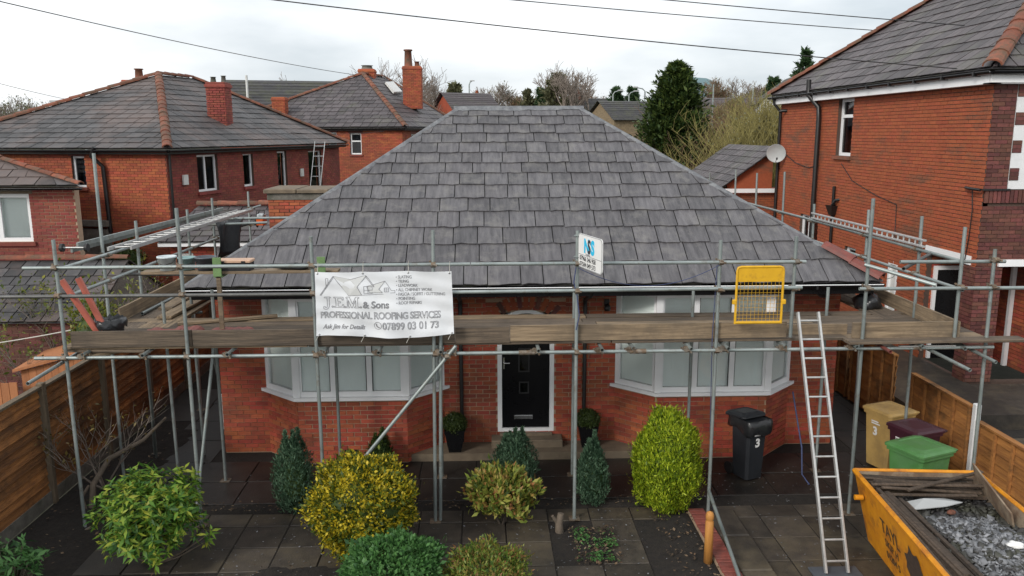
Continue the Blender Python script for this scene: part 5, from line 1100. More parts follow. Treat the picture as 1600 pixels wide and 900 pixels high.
# ================================================================== NEIGHBOURING HOUSES
def roof_of(house,quads,m,base_m,gauge,wr,limit=0,tiles=None,tile_m='terracotta',tr=.13,tl=.42):
    b=MB()
    for q in quads: b.add([Vector(p)-Vector((0,0,.03)) for p in q],[tuple(range(len(q)))])
    rf_=b.build('roof',base_m,house)
    for i,q in enumerate(quads):
        A,B=Vector(q[0]),Vector(q[1]); C=Vector(q[2]); D=Vector(q[3]) if len(q)==4 else C
        u=(B-A).normalized(); s=(D-A)-u*(D-A).dot(u); slate_field(rf_,A,B,C,D,even(s.length,gauge),wr,m,limit if i==0 else 0,.014,.006,gap=.012)
    for p0,p1 in tiles or []: hip_tiles(rf_,Vector(p0)+Vector((0,0,.02)),Vector(p1)+Vector((0,0,.02)),tr,tl,tile_m)
    return rf_
def chimney(house,x,y,z0,z1,w,d,m='brick_far',pots=(),rz=0,cap='concrete',lim=0):
    b=MB(); b.box(x-w/2+.02,x+w/2-.02,y-d/2+.02,y+d/2-.02,z0,z1); c=b.build('chimney','mortar_dark',house)
    sp=[]
    for o,a,L_ in (((x-w/2,y-d/2),(1,0,0),w),((x+w/2,y-d/2),(0,1,0),d),((x-w/2,y+d/2),(0,-1,0),d),((x+w/2,y+d/2),(-1,0,0),w)): sp+=wall_specs((o[0]+0,o[1],0),a,L_,z0,z1-.16)
    bricks(sp,c,m,lim)
    q=MB(); q.bbox(x-w/2-.04,x+w/2+.04,y-d/2-.04,y+d/2+.04,z1-.16,z1-.07,.01); q.bbox(x-w/2-.01,x+w/2+.01,y-d/2-.01,y+d/2+.01,z1-.068,z1,.02); q.build('cap',m,c)
    for px_,py_,h,r,pm in pots:
        q=MB(); q.lathe([(r*1.15,0),(r,.05),(r*.85,h*.9),(r*1.1,h*.92),(r*1.1,h),(r*.8,h),(r*.8,h*.6),(0,h*.6)],(x+px_,y+py_,z1),12); q.build('chimney_pot',pm,c)
    return c
def pipe(house,pts,r=.05,name='downpipe',m='black_pipe'): b=MB(); b.tube(pts,r,10); return b.build(name,m,house)
# ---- big house on the right
rh=thing('house',(9.2,14.8,.6),'tall orange brick house with white fascia filling the right edge','house')
RY0,RY1,RXw=14.8,25.5,9.2; L_=RY1-RY0
hol=[(4.15,5.05,4.74,6.18),(2.05,3.35,2.0,3.05),(5.1,5.75,1.9,2.5),(9.02,10.48,.62,3.02),(7.42,7.85,.62,2.4)]
fhol=[(.45,1.65,.62,2.86)]
b=MB(); core(b,(RXw,RY1,0),(0,-1,0),L_,.0,6.36,hol,.1); core(b,(RXw+.002,RY0,0),(1,0,0),7,.0,6.36,fhol,.1); core(b,(16.2,RY1,0),(-1,0,0),7,0,6.36)
rw=b.build('wall','mortar_dark',rh)
bricks(wall_specs((RXw,RY1,0),(0,-1,0),L_,.62,6.34,hol),rw,'brick_orange',290)
bricks(wall_specs((RXw,RY0,0),(1,0,0),.42,4.3,6.34)+wall_specs((RXw,RY0,0),(1,0,0),2.4,.62,4.02,fhol),rw,'brick_dark',0)
b=MB()
for i in range(28): b.box(RXw+.01+.078*i,RXw+.078*i+.072,RY0-.045,RY0,4.05,4.28)
b.build('soldier_course','brick_dark',rw,kind='stuff')
b=MB(); b.box(RXw+.43,16,RY0-.02,RY0,4.30,6.36); 

b.build('render_panel','render_white',rw)
q=MB(); qb=MB()
for i in range(4):
    z_=4.46+.50*i; qb.box(RXw+.43,RXw+.60,RY0-.026,RY0-.019,z_,z_+.225)
    for c_ in range(3): q.box(RXw+.44,RXw+.60,RY0-.034,RY0-.0262,z_+.005+.075*c_,z_+.07+.075*c_)
qb.build('quoin_joint','mortar_dark',rw)
q.build('quoin_bricks','brick_dark',rw,kind='stuff')
b=MB(); b.box(RXw-.08,RXw+.45,RY0-.08,RY0-.02,4.28,4.31); b.build('ledge','black_pipe',rw)
# recessed porch
b=MB(); b.box(RXw+.02,10.75,16.50,16.6,.6,3.1); b.box(10.70,10.8,RY0+.1,16.5,.6,3.1); b.box(RXw+.1,10.7,RY0+.1,16.5,3.05,3.12); pw=b.build('porch_wall','mortar_dark',rh)
bricks(wall_specs((RXw+.1,16.5,0),(1,0,0),1.6,.62,3.05)+wall_specs((10.70,16.5,0),(0,-1,0),1.6,.62,3.05),pw,'brick_red',60)
b=MB(); b.box(9.35,9.42,16.43,16.5,.62,2.6); b.box(10.05,10.12,16.43,16.5,.62,2.6); b.box(9.42,10.05,16.43,16.5,2.52,2.6); b.box(10.60,10.68,15.0,15.08,.62,2.9); b.box(10.6,10.68,15.8,15.88,.62,2.9); df=b.build('porch_door_frame','upvc',rh)
b=MB(); b.box(9.43,10.04,16.46,16.5,.62,2.51); b.build('door','black_gloss',df)
b=MB(); b.box(RXw-.03,RXw+.06,14.95,16.55,2.86,3.03); b.build('porch_lintel','upvc',rh); b=MB(); b.box(RXw+.40,16,RY0-.06,RY0+.02,2.86,2.99); b.build('porch_lintel','upvc',rh)
for (x,zt_) in ((RXw+.03,2.84),): 
    sp_=wall_specs((RXw-.03,RY0-.05,0),(1,0,0),.50,.62,zt_)+wall_specs((RXw-.03,RY0+.35,0),(0,-1,0),.40,.62,zt_); b=MB(); b.box(RXw-.02,RXw+.46,RY0-.04,RY0+.34,.5,zt_); pr_=b.build('porch_pier','mortar_dark',rh); bricks(sp_,pr_,'brick_dark',0)
window(rh,(RXw,RY1-4.15,4.74),(0,-1,0),.90,1.44,(),(1.0,),lintel=None,sm='terracotta',t=.08,rec=.09)
window(rh,(RXw,RY1-2.05,2.0),(0,-1,0),1.30,1.05,(.5,),(),sill=False,t=.09); window(rh,(RXw,RY1-5.1,1.9),(0,-1,0),.65,.6,(),(),sill=False,t=.08)
b=MB(); b.box(RXw-.01,RXw+.05,RY1-7.85,RY1-7.78,.62,2.4); b.box(RXw-.01,RXw+.05,RY1-7.49,RY1-7.42,.62,2.4); b.box(RXw-.01,RXw+.05,RY1-7.85,RY1-7.42,2.4,2.48); d_=b.build('side_door_frame','upvc',rh); b=MB(); b.box(RXw+.04,RXw+.08,RY1-7.78,RY1-7.49,.62,2.4); b.build('side_door','upvc_dirty',d_)
EXr,Er=8.93,6.46; sl_=.74
nr0=(EXr,14.5,Er); fr0=(EXr,25.78,Er); tt=5.6; apn=(EXr+tt,14.5+tt,Er+sl_*tt); apf=(EXr+tt,25.78-tt,Er+sl_*tt)
roof_of(rh,[(fr0,nr0,apn,apf),(nr0,(20.2,14.5,Er),apn),((20.2,25.78,Er),fr0,apf)],'slate_mauve','slate_dark',.36,(.34,.50),280,[(fr0,apf),(nr0,apn)],tr=.16,tl=.45)
b=MB(); b.box(EXr+.05,EXr+.08,14.62,25.7,6.20,6.40); b.box(EXr+.05,RXw-.015,14.6,25.72,6.18,6.20); b.box(EXr+.05,17,14.57,14.60,6.20,6.40); b.box(EXr+.05,17,14.6,RY0,6.18,6.20); b.build('fascia','upvc',rh)
g=gutter(rh,(EXr-.01,14.45,6.40),(EXr-.01,25.85,6.40),(-1,0,0),.07); gutter(rh,(EXr,14.48,6.40),(17,14.48,6.40),(0,-1,0),.07)
for i in range(11): q=MB(); y=14.9+1.05*i; q.box(EXr-.085,EXr+.05,y,y+.05,6.32,6.41); q.build('gutter_bracket','black_pipe',g)
pipe(rh,[(EXr-.02,RY1-2.78,6.75),(EXr-.02,RY1-2.80,6.35),(RXw-.10,RY1-3.1,6.0),(RXw-.10,RY1-3.15,5.7),(RXw-.10,RY1-3.15,.6)],.065,'soil_pipe'); pipe(rh,[(EXr-.01,RY1-.05,6.36),(EXr+.02,RY1-.05,6.2),(RXw-.07,RY1-.12,5.95),(RXw-.07,RY1-.12,.6)],.045); pipe(rh,[(RXw-.06,RY1-4.35,3.95),(RXw-.06,RY1-4.35,.6)],.04)
b=MB(); b.prism([(RXw-.18,RY1-4.15,3.45),(RXw-.18,RY1-4.55,3.45),(RXw-.12,RY1-4.45,3.20),(RXw-.12,RY1-4.25,3.20)],(.17,0,0)); b.tube([(RXw,RY1-4.6,3.62),(RXw-.08,RY1-4.55,3.60),(RXw-.10,RY1-4.4,3.46)],.04,8); b.build('hopper','black_pipe',rh)
b=MB(); b.tube([(RXw+.02,RY1-.5,5.98),(RXw-.14,RY1-.45,5.98),(RXw-.2,RY1-.4,5.95)],.05,8); b.build('vent_pipe','black_pipe',rh)
t=thing('satellite_dish',(8.92,24.95,4.72),'grey satellite dish at the far corner of the right house','satellite dish'); b=MB(); b.lathe([(0,.0),(.12,.012),(.22,.04),(.275,.07),(.285,.075),(.27,.062),(.2,.025),(0,-.012)],(0,0,0),22); o=b.build('reflector','dish',t,local=True); o.rotation_euler=(R(100),0,R(-25)); 
b=MB(); b.tube([(.0,.02,0),(.2,.1,-.05),(.28,.12,-.05)],.018,8); b.build('mount','black_pipe',t,local=True); b=MB(); b.tube([(-.02,-.02,-.27),(-.08,-.28,-.18)],.008,6); b.lathe([(0,-.03),(.025,-.03),(.025,.04),(0,.04)],(-.08,-.29,-.17),8); b.build('receiver_arm','black_pipe',t,local=True)
cable('wall_cable',[(9.16,24.9,4.7),(9.17,24.0,4.45),(9.17,23.0,4.35),(9.17,22.4,4.45)],.012,'black_pipe','black aerial cable sagging across the right house wall from the dish')
cable('wall_wire',[(9.17,20.9,4.55),(9.17,20.2,4.15),(9.17,19.0,3.9),(9.17,17.9,3.75),(9.17,17.85,2.9)],.009,'black_pipe','thin wire clipped below the tall window of the right house')
t=thing('wall_bracket',(9.1,15.2,4.30),'black cable bracket on the near corner of the right house','bracket'); b=MB(); b.tube([(9.15,15.3,4.3),(9.05,14.95,4.30),(9.1,14.75,4.29)],.03,6); b.tube([(9.16,15.1,4.28),(9.14,15.0,3.9),(9.16,15.05,3.4),(9.15,15.1,2.9)],.010,5); b.build('arm','black_pipe',t)
# lean-to behind the right house
lt=thing('outhouse',(8.4,27.5,0),'low brick outhouse with slate roof behind the satellite dish','outhouse'); b=MB(); core(b,(7.75,26.0,0),(1,0,0),1.6,0,3.6); core(b,(7.75,31,0),(0,-1,0),5,0,3.6); w_=b.build('wall','mortar_dark',lt)
bricks(wall_specs((7.75,26.0,0),(1,0,0),1.6,1.5,3.6)+wall_specs((7.75,31,0),(0,-1,0),5,1.5,3.6),w_,'brick_orange')
roof_of(lt,[((7.5,31.2,3.6),(7.5,25.8,3.6),(9.3,25.8,4.9),(9.3,31.2,4.9))],'slate_mauve','slate_dark',.3,(.3,.42)); b=MB(); b.prism([(7.76,25.99,3.5),(9.2,25.99,3.5),(9.2,25.99,4.78),(7.76,25.99,3.72)],(0,.1,0)); b.build('gable_infill','brick_orange',lt); gutter(lt,(7.46,31.2,3.56),(7.46,25.8,3.56),(-1,0,0)); b=MB(); b.box(7.5,9.3,25.79,25.81,3.45,3.58); b.build('fascia','upvc',lt)
# ---- two hipped houses on the left, seen from behind
rV,lV=Vector((.258,.966,0)),Vector((-.966,.258,0))
def hip_house(name,label,P0,ln,wd_,ez,apx,apy,mR,mL,slm,z0,wins_r,wins_l,off=.28,limit=0,tm='terracotta',gauge=.38):
    P0=Vector((P0[0],P0[1],0)); h=thing(name,(P0.x,P0.y,z0),label,'house'); hr=[(t0,t1,a,c) for t0,t1,a,c,_ in wins_r]; hl_=[(wd_-t1,wd_-t0,a,c) for t0,t1,a,c,_ in wins_l]
    b=MB(); core(b,P0,rV,ln,z0,ez,hr); core(b,P0+lV*wd_,-lV,wd_-.221,z0,ez,hl_); w_=b.build('wall','mortar_dark',h)
    bricks(wall_specs(P0,rV,ln,z0+.8,ez,hr),w_,mR,0); bricks(wall_specs(P0+lV*wd_,-lV,wd_,z0+.8,ez,hl_),w_,mL,0)
    e=Vector((0,0,ez+.06)); c0=P0-rV*off-lV*off+e; c1=P0+rV*(ln+off)-lV*off+e; c2=P0+rV*(ln+off)+lV*(wd_+off)+e; c3=P0-rV*off+lV*(wd_+off)+e; A=Vector(apx); B_=Vector(apy)
    roof_of(h,[(c0,c1,B_,A),(c3,c0,A),(c1,c2,B_),(c2,c3,A,B_)],slm,'slate_dark',gauge,(.36,.54),limit,[(c0,A),(c3,A),(c1,B_),(A,B_)],tm)
    gutter(h,c0-Vector((0,0,.05)),c1-Vector((0,0,.05)),-lV,.06); gutter(h,c3-Vector((0,0,.05)),c0-Vector((0,0,.05)),-rV,.06)
    b=MB(); b.obox(c0+lV*.06+rV*.06-Vector((0,0,.16)),rV*(ln+2*off-.1),lV*.03,(0,0,.12)); b.obox(c3-lV*.06+rV*.06-Vector((0,0,.16)),-lV*(wd_+2*off-.1),rV*.03,(0,0,.12)); b.build('fascia','black_pipe',h)
    for t0,t1,a,c,k in wins_r: window(h,P0+rV*t0+Vector((0,0,a)),rV,t1-t0,c-a,k.get('vs',()),k.get('hs',()),k.get('inside','curtain'),True,k.get('lintel','brick_dark'),sm=k.get('sm','brick_maroon'))
    for t0,t1,a,c,k in wins_l: window(h,P0+lV*t1+Vector((0,0,a)),-lV,t1-t0,c-a,k.get('vs',()),k.get('hs',()),k.get('inside','curtain'),True,k.get('lintel','brick_dark'),sm=k.get('sm','brick_maroon'))
    return h
lh=hip_house('house','large maroon brick house with brown slate hipped roof and terracotta hips on the left',(-8.76,23.03),11.1,8,4.90,(-11.2,29.4,7.35),(-10.7,31.3,7.35),'brick_maroon','brick_far','slate_brown',-.6,  # right wall's shade put into a darker brick colour than the left's
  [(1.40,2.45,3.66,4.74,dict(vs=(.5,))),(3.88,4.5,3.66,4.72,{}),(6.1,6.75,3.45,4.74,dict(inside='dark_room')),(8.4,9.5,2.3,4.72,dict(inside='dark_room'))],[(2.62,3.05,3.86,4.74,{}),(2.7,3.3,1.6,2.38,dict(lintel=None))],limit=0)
b=MB(); P_=Vector((-8.76,23.03,0)); b.obox(P_+lV*1.9-rV*.25+Vector((0,0,2.78)),lV*1.5,rV*.25,(0,0,.16)); b.obox(P_+lV*1.95-rV*.2+Vector((0,0,-.5)),lV*1.4,rV*.2,(0,0,3.2)); b.build('lean_to','concrete',lh)
for t0,z_ in ((.62,3.92),(7.65,3.8)): b=MB(); b.obox(P_+rV*t0-lV*.03+Vector((0,0,z_)),rV*.22,-lV*.05,(0,0,.28)); b.build('vent_cover','upvc_dirty',lh)
pipe(lh,[P_-lV*.20+lV*2.2-rV*.3+Vector((0,0,5.0)),P_+lV*2.15-rV*.28+Vector((0,0,4.75)),P_+lV*1.95-rV*.1+Vector((0,0,4.45)),P_+lV*1.92-rV*.08+Vector((0,0,2.6))],.06,'soil_pipe')
pipe(lh,[P_-lV*.08+rV*.05+Vector((0,0,4.85)),P_-lV*.08+rV*.05+Vector((0,0,0))],.035)
b=MB(); chimney(lh,-8.72,27.9,5.6,7.0,.60,.7,'brick_maroon',[(-.15,0,.18,.09,'concrete'),(.17,.05,.22,.08,'concrete')],lim=40)
chimney(lh,-12.85,31.6,6.2,7.30,.8,.8,'brick_far',[(.1,0,.42,.15,'terracotta')])
h2=hip_house('house','orange brick house with hipped slate roof and skylight behind the large maroon house',(-3.82,38.9),9,9.5,5.58,(-6.4,45.,8.45),(-5.63,47.9,8.45),'brick_far','brick_far','slate_mauve',-.2,
  [(1.2,2.1,4.3,5.3,{})],[(2.05,2.62,4.36,5.36,dict(hs=(.62,))),(3.3,3.75,3.7,5.4,dict(hs=(.8,),inside='blind'))],limit=0,gauge=.42)
chimney(h2,-3.7,44.0,6.6,8.75,.95,.8,'brick_far',[(-.2,0,.85,.21,'terracotta'),(.25,0,.25,.13,'terracotta')])
chimney(h2,-6.3,45.9,7.8,8.75,.85,.8,'brick_far',[(0,0,.2,.3,'concrete')])
t=MB(); t.prism([Vector(p)+Vector((.05,-.01,.05)) for p in ((-5.4,45.73,7.94),(-4.81,44.3,7.34),(-4.54,45.97,7.45),(-5.16,47.38,8.07))],(.05,-.01,.09)); sk_=t.build('skylight','upvc_dirty',h2)
# near-left house corner
nl=thing('house',(-9.6,19.0,-.6),'red brick house corner with two-pane white window at the left edge','house')
b=MB(); hh_=[(1.35,2.83,2.92,4.02)]; core(b,(-13.2,19.0,0),(1,0,0),3.85,-.6,4.16,hh_); core(b,(-9.66,19.5,0),(-.53,.85,0),6,-.6,4.16); w_=b.build('wall','mortar',nl); bricks(wall_specs((-13.2,19.0,0),(1,0,0),3.85,-.3,4.14,hh_)+wall_specs((-9.52,19.28,0),(-.53,.85,0),6,.5,4.14),w_,'brick_maroon',90)
window(nl,(-11.85,19.0,2.92),(1,0,0),1.48,1.10,(.74,),(),'blind',lintel='sandstone',sm='brick_maroon',glass='glass',t=.09,rec=.05)
roof_of(nl,[((-17,18.75,4.22),(-9.08,18.75,4.22),(-15,21.3,5.7),(-17,21.3,5.7)),((-9.08,18.75,4.22),(-12.6,24.6,4.22),(-15,21.3,5.7))],'slate_brown','slate_dark',.33,(.38,.5),60,[((-9.08,18.75,4.22),(-15,21.3,5.70))],tr=.085); gutter(nl,(-15,18.7,4.17),(-9.04,18.7,4.17),(0,-1,0))
# pebbledash garage
ga=thing('garage',(-8.6,17,-.2),'pebbledashed garage with brown tiled roof and orange ridge, left','garage')
b=MB(); gx0,gx1,gy0,gy1=-11.8,-7.92,16.35,19.8
b.prism([(gx1,gy0,-.2),(gx1,gy0+3.5,-.2),(gx1,gy0+3.5,1.70),(gx1,gy0+1.75,2.56),(gx1,gy0,1.70)],(-.15,0,0)); b.build('gable_wall','pebbledash',ga)
b=MB(); b.box(gx0,gx1-.15,gy0+.0,gy0+.15,-.2,1.72); w_=b.build('front_wall','mortar',ga); bricks(wall_specs((gx0,gy0,0),(1,0,0),gx1-gx0-.16,-.1,1.72),w_,'brick_dark',0)
roof_of(ga,[((gx0,gy0-.15,1.66),(gx1+.05,gy0-.15,1.66),(gx1+.05,gy0+1.75,2.62),(gx0,gy0+1.75,2.62)),((gx1+.05,gy0+3.65,1.66),(gx0,gy0+3.65,1.66),(gx0,gy0+1.75,2.62),(gx1+.05,gy0+1.75,2.62))],'slate_brown','slate_dark',.30,(.30,.34),60,[((gx0,gy0+1.75,2.64),(gx1+.05,gy0+1.75,2.64))],tr=.10,tl=.45)
b=MB(); b.obox((gx1+.01,gy0+.9,.95),(.03,0,0),(0,1.5,0),(0,0,.34)); b.build('window_frame','upvc',ga); b=MB(); b.obox((gx1+.035,gy0+1.0,1.02),(.01,0,0),(0,1.3,0),(0,0,.20)); b.build('pane','glass_dark',ga)
# outbuilding with slate roof between garage and bungalow
ob=thing('outbuilding',(-6.0,21,0),'low slate roofed outbuilding with white window behind the left scaffold','outbuilding')
b=MB(); hh_=[(1.1,2.2,1.9,2.55),(.15,.55,.3,2.4)]; core(b,(-7.9,20.6,0),(1,0,0),3.0,-.1,2.75,hh_); w_=b.build('wall','mortar_dark',ob); bricks(wall_specs((-7.9,20.6,0),(1,0,0),3.0,.3,2.72,hh_),w_,'brick_red',0)
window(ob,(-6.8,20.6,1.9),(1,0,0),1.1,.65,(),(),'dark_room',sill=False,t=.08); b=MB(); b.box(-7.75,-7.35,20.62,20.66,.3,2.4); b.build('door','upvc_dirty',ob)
roof_of(ob,[((-8.1,20.3,2.72),(-4.9,20.3,2.72),(-4.9,22.0,3.46),(-7.6,22.0,3.46))],'slate_mauve','slate_dark',.28,(.3,.36),60,[((-7.6,22.0,3.48),(-4.9,22.0,3.48))],tr=.12,tl=.5); b=MB(); b.box(-8.1,-4.9,20.32,20.35,2.6,2.7); b.build('fascia','upvc',ob)
# shed and low fence, far left
sh=thing('garden_shed',(-8.2,15.3,0),'small orange timber shed roof beyond the left fence','shed'); b=MB()
for i in range(9): q=MB(); q.box(-8.7+.14*i,-8.565+.14*i,15.0,15.02,-.2,1.02+.035*i); q.build('board','shed_orange',sh)
b.prism([(-8.8,14.9,1.0),(-7.35,14.9,1.38),(-7.35,16.1,1.45),(-8.8,16.1,1.06)],(0,0,.05)); b.build('roof','shed_orange',sh)
lo=thing('garden_fence',(-9.3,14.7,-.2),'low orange timber fence at the far left edge','fence')
for i in range(13): q=MB(); q.box(-10.6+.15*i,-10.46+.15*i,14.75,14.77,-.3,.86+.02*math.sin(i)); q.build('board','shed_orange',lo)
# ================================================================== TREES AND FAR BACKGROUND
twiggy('climbing_shrub',(-8.35,15.9,-.2),'tangled bare shrub with yellow-green tips behind the left corner pole',2.9,.6,3,'twig',31,'leaf_ivy',1700,.085)
shrub('hedge_shrub',(-7.55,15.5,-.2),1.0,2.55,'leaf_ivy',2600,.07,'yellow-green bush behind the red plastic trims',.5,.3,.7,.1,32,.1,cs=.7)
shrub('low_hedge',(-8.0,14.6,-.2),.8,1.0,'leaf_ivy',1500,.07,'small yellow-green shrub by the orange shed',.5,.3,.6,.12,33,.1,cs=.6)
shrub('ivy_clump',(-9.9,22.7,1.2),.8,1.3,'leaf_conifer',900,.09,'dark ivy clump at the foot of the left house drainpipe',.6,.2,.6,.15,34,.05,cs=.7)
def bare_tree(name,loc,h,label,seed,m='twig',lev=5,spread=.7,group='bare winter trees on the skyline',leaf=None,nl=0,ls=.2,kids=(4,4,3,3),tl=.36,rmin=.012,w=.8):
    """winter tree grown by splitting limbs inside an oval crown"""
    t=thing(name,loc,label,'tree',group); g=random.Random(seed); tr=MB(); br=MB(); tips=[]; r0=h*.02
    cz_=loc[2]+h*.60
    def grow(p,d,L_,r,lv,mb):
        pts=[p]; q=p; k=4 if lv>2 else 3
        for i in range(k): d=(d+Vector((g.uniform(-.2,.2),g.uniform(-.2,.2),g.uniform(-.04,.14)))).normalized(); q=q+d*(L_/k); pts.append(q)
        mb.tube(pts,[max(rmin,r*(1-.55*i/k)) for i in range(k+1)],6 if lv>3 else 3,cap=False)
        if lv<=1: tips.append(q); return
        for j in range(kids[min(lev-lv,len(kids)-1)]):
            s=pts[-1] if j==0 else pts[g.randrange(max(1,k-2),k+1)]; a=g.uniform(0,6.3); e=Vector((math.cos(a),math.sin(a),g.uniform(-.25,.55)))*spread*(.5 if j==0 else 1)
            grow(s,(d+e).normalized(),L_*g.uniform(.58,.82),r*.58,lv-1,br)
    grow(Vector(loc),Vector((0,0,1)),h*tl,r0,lev,tr)
    top=max(q.z for q in tips)-loc[2]; f_=h/top
    for mb in (tr,br): mb.v=[(loc[0]+(x-loc[0])*f_,loc[1]+(y-loc[1])*f_,loc[2]+(z-loc[2])*f_) for x,y,z in mb.v]
    tips=[Vector(loc)+(q-Vector(loc))*f_ for q in tips]
    tr.build('trunk','bark',t); br.build('crown',m,t)
    if leaf:
        P=np.array([tuple(tips[g.randrange(len(tips))]) for _ in range(nl)])+nr.normal(size=(nl,3))*h*.03; v,f=leafset(P,np.tile(UPV,(nl,1)),ls,.6); npmesh('foliage',v,f,leaf,t)
    return t
def conifer(name,loc,h,w,label,seed,m='leaf_conifer',n=9000,ls=.35,cat='conifer',group=None,round_=.6,base=.0):
    t=thing(name,loc,label,cat,group); g=np.random.default_rng(seed); b=MB(); b.tube([(loc[0],loc[1],loc[2]-.3),(loc[0],loc[1],loc[2]+h*.92)],[h*.03,h*.006],8); b.build('trunk','bark',t)
    nb=max(40,int(n/60)); Q=[];D=[];T=[]
    for k in range(nb):
        z=(k+g.uniform())/nb; z=z**1.15; a=g.uniform(0,6.3); R_=w*.5*(1-z)**round_*g.uniform(.62,1.14)*(min(1,(z+.10)/.16) if base==0 else 1)
        d=np.array([math.cos(a),math.sin(a),g.uniform(.05,.45)]); st=np.array([loc[0],loc[1],loc[2]+h*(base+(1-base)*z)*.97]); m_=int(n/nb)
        s=g.uniform(.15,1,m_)**.55; wob=g.normal(size=(m_,3))*(R_*.13+.06)*np.array([1,1,.55]); P=st+d*(s*R_)[:,None]+wob; Q.append(P); D.append(np.tile(UPV,(m_,1))); T.append(np.tile(d+[0,0,.25],(m_,1)))
    v,f=leafset(np.concatenate(Q),np.concatenate(D),ls,.42,tipdir=np.concatenate(T),jit=.55); npmesh('crown',v,f,m,t); return t
conifer('conifer_tree',(10.55,45.5,2.0),7.15,5.1,'big dark green conifer standing beside the right house',41,n=36000,ls=.28,round_=.62)
def far(px_,py_,D):  # point on a far sight line
    d=rt*((px_-800)/1274)+up*((450-py_)/1274)+fw; return CAM+d*D
gz=lambda x,y:ground_h(x,y)
def willow(name,loc,h,w,n,m,label,seed,leaf=None,nl=0):
    t=thing(name,loc,label,'tree'); g=random.Random(seed); b=MB(); P=[]
    for k in range(n):
        a=g.uniform(0,6.3); rr=abs(g.gauss(0,.45))*w*.5; x,y=loc[0]+.3*rr*math.cos(a),loc[1]+.3*rr*math.sin(a); L_=h*g.uniform(.55,1.02)*(1-.25*min(1,rr/w)); ex,ey=rr*math.cos(a),rr*math.sin(a)
        pts=[Vector((x,y,loc[2])),Vector((x+ex*.35+g.uniform(-.15,.15),y+ey*.35,loc[2]+L_*.45)),Vector((x+ex*.75+g.uniform(-.25,.25),y+ey*.75,loc[2]+L_*.8)),Vector((x+ex+g.uniform(-.35,.35),y+ey,loc[2]+L_))]
        b.tube(pts,[.034,.024,.016,.008],3,cap=False); P+=pts[1:]
        for j in range(7):
            i=g.randrange(1,3); s=pts[i].lerp(pts[i+1],g.random()); e=s+Vector((g.uniform(-.5,.5),g.uniform(-.5,.5),g.uniform(.15,.8))); b.tube([s,(s+e)/2+Vector((g.uniform(-.06,.06),0,.03)),e],[.010,.008,.004],3,cap=False); P.append(e)
    b.build('branches',m,t)
    if leaf: Q=np.array([tuple(P[g.randrange(len(P))]) for _ in range(nl)])+nr.normal(size=(nl,3))*.12; v,f=leafset(Q,np.tile(UPV,(nl,1)),.11,.5); npmesh('foliage',v,f,leaf,t)
willow('willow_bush',(11.3,33.,1.3),4.9,5.4,620,'twig_willow','yellow-green bare willow bush left of the satellite dish',51,'leaf_haze',1500)
willow('willow_bush',(13.4,38.,1.6),5.6,6.0,520,'twig_willow','taller yellow-green willow thicket close to the right house corner',54,'leaf_haze',1000)
willow('far_thicket',(19,62,2.6),5.2,15,420,'twig_brown','wide pale brown thicket in front of the long grey roof',57,'leaf_haze',1500)
willow('bramble_thicket',(8.3,31.5,1.0),2.6,4.8,520,'twig_brown','brown bramble thicket below the big conifer',52,'leaf_autumn',600)
willow('bramble_thicket',(12.8,44.5,1.5),4.2,7,420,'twig_brown','russet thicket between the conifer and the willow bush',53,'leaf_haze',700)
shrub('far_hedge',(6.9,45,2.2),4.2,2.2,'leaf_fir',2600,.22,'green hedge between the ridge and the big conifer',.6,.2,.7,.1,55,.1)
for i,(px_,pt,pb,D,lb,mm,lf,n_) in enumerate(((885,93,170,85,'large bare birch rising above the ridge','twig',None,0),(645,88,160,62,'bare tree behind the tall chimney of the orange house','twig',None,0),(775,128,165,95,'low bare tree right of the far chimney','twig','leaf_haze',500),(1125,120,175,95,'brownish bare tree right of the big conifer','twig_brown','leaf_haze',500),(1172,126,175,110,'rounded bare tree with fine twigs near the lamp posts','twig',None,0),(465,112,140,90,'small bare tree behind the grey gabled roof','twig',None,0),(610,90,150,70,'thin bare tree left of the tall chimney','twig',None,0),(30,148,205,60,'broad bare tree at the far left edge','twig','leaf_haze',900),(95,158,205,66,'hazy bare tree left of the brown slate roof','twig','leaf_haze',700),(1145,150,180,75,'pale scrubby tree behind the willow bush','twig_willow','leaf_haze',500),(740,135,165,100,'small hazy tree right of the orange house','twig',None,0),
  (690,118,165,85,'thin bare tree over the roof right of the tall chimney','twig',None,0),(800,141,168,120,'low hazy bare tree left of the olive tree','twig','leaf_haze',500),(815,146,168,110,'small twiggy tree beside the olive tree','twig_brown','leaf_haze',400),(915,104,170,92,'bare tree merging into the right side of the large birch','twig',None,0),(848,108,170,96,'bare tree merging into the left side of the large birch','twig',None,0),(935,138,170,100,'low bare tree right of the large birch','twig_brown','leaf_haze',400),
  (1098,124,178,120,'pale bare tree in front of the teal tower block','twig_brown','leaf_haze',500),(1150,121,178,118,'tall fine-twigged bare tree behind the lamp columns','twig',None,0),(1195,132,178,112,'bare tree left of the right house eave','twig_brown','leaf_haze',500),(1128,148,182,85,'scrubby yellowish tree over the long grey roof','twig_willow','leaf_haze',500),(1190,150,185,70,'yellowish scrub tree by the right house corner','twig_willow','leaf_haze',500),
  (8,150,205,75,'hazy bare tree at the extreme left','twig','leaf_haze',900),(62,151,205,72,'hazy bare tree second from the left edge','twig','leaf_haze',900),(125,160,205,80,'hazy bare tree beside the left street lamp arm','twig','leaf_haze',700),(155,163,205,84,'hazy low tree behind the left roof hip','twig','leaf_haze',700))):
    p=far(px_,pt,D); q=far(px_,pb,D); zb_=gz(q.x,q.y); h=p.z-zb_; bare_tree('bare_tree',(q.x,q.y,zb_),h,lb,60+i,mm,6,.85,leaf=lf,nl=n_,ls=.17,kids=(5,4,4,3,3),tl=.30,rmin=D*.00019)
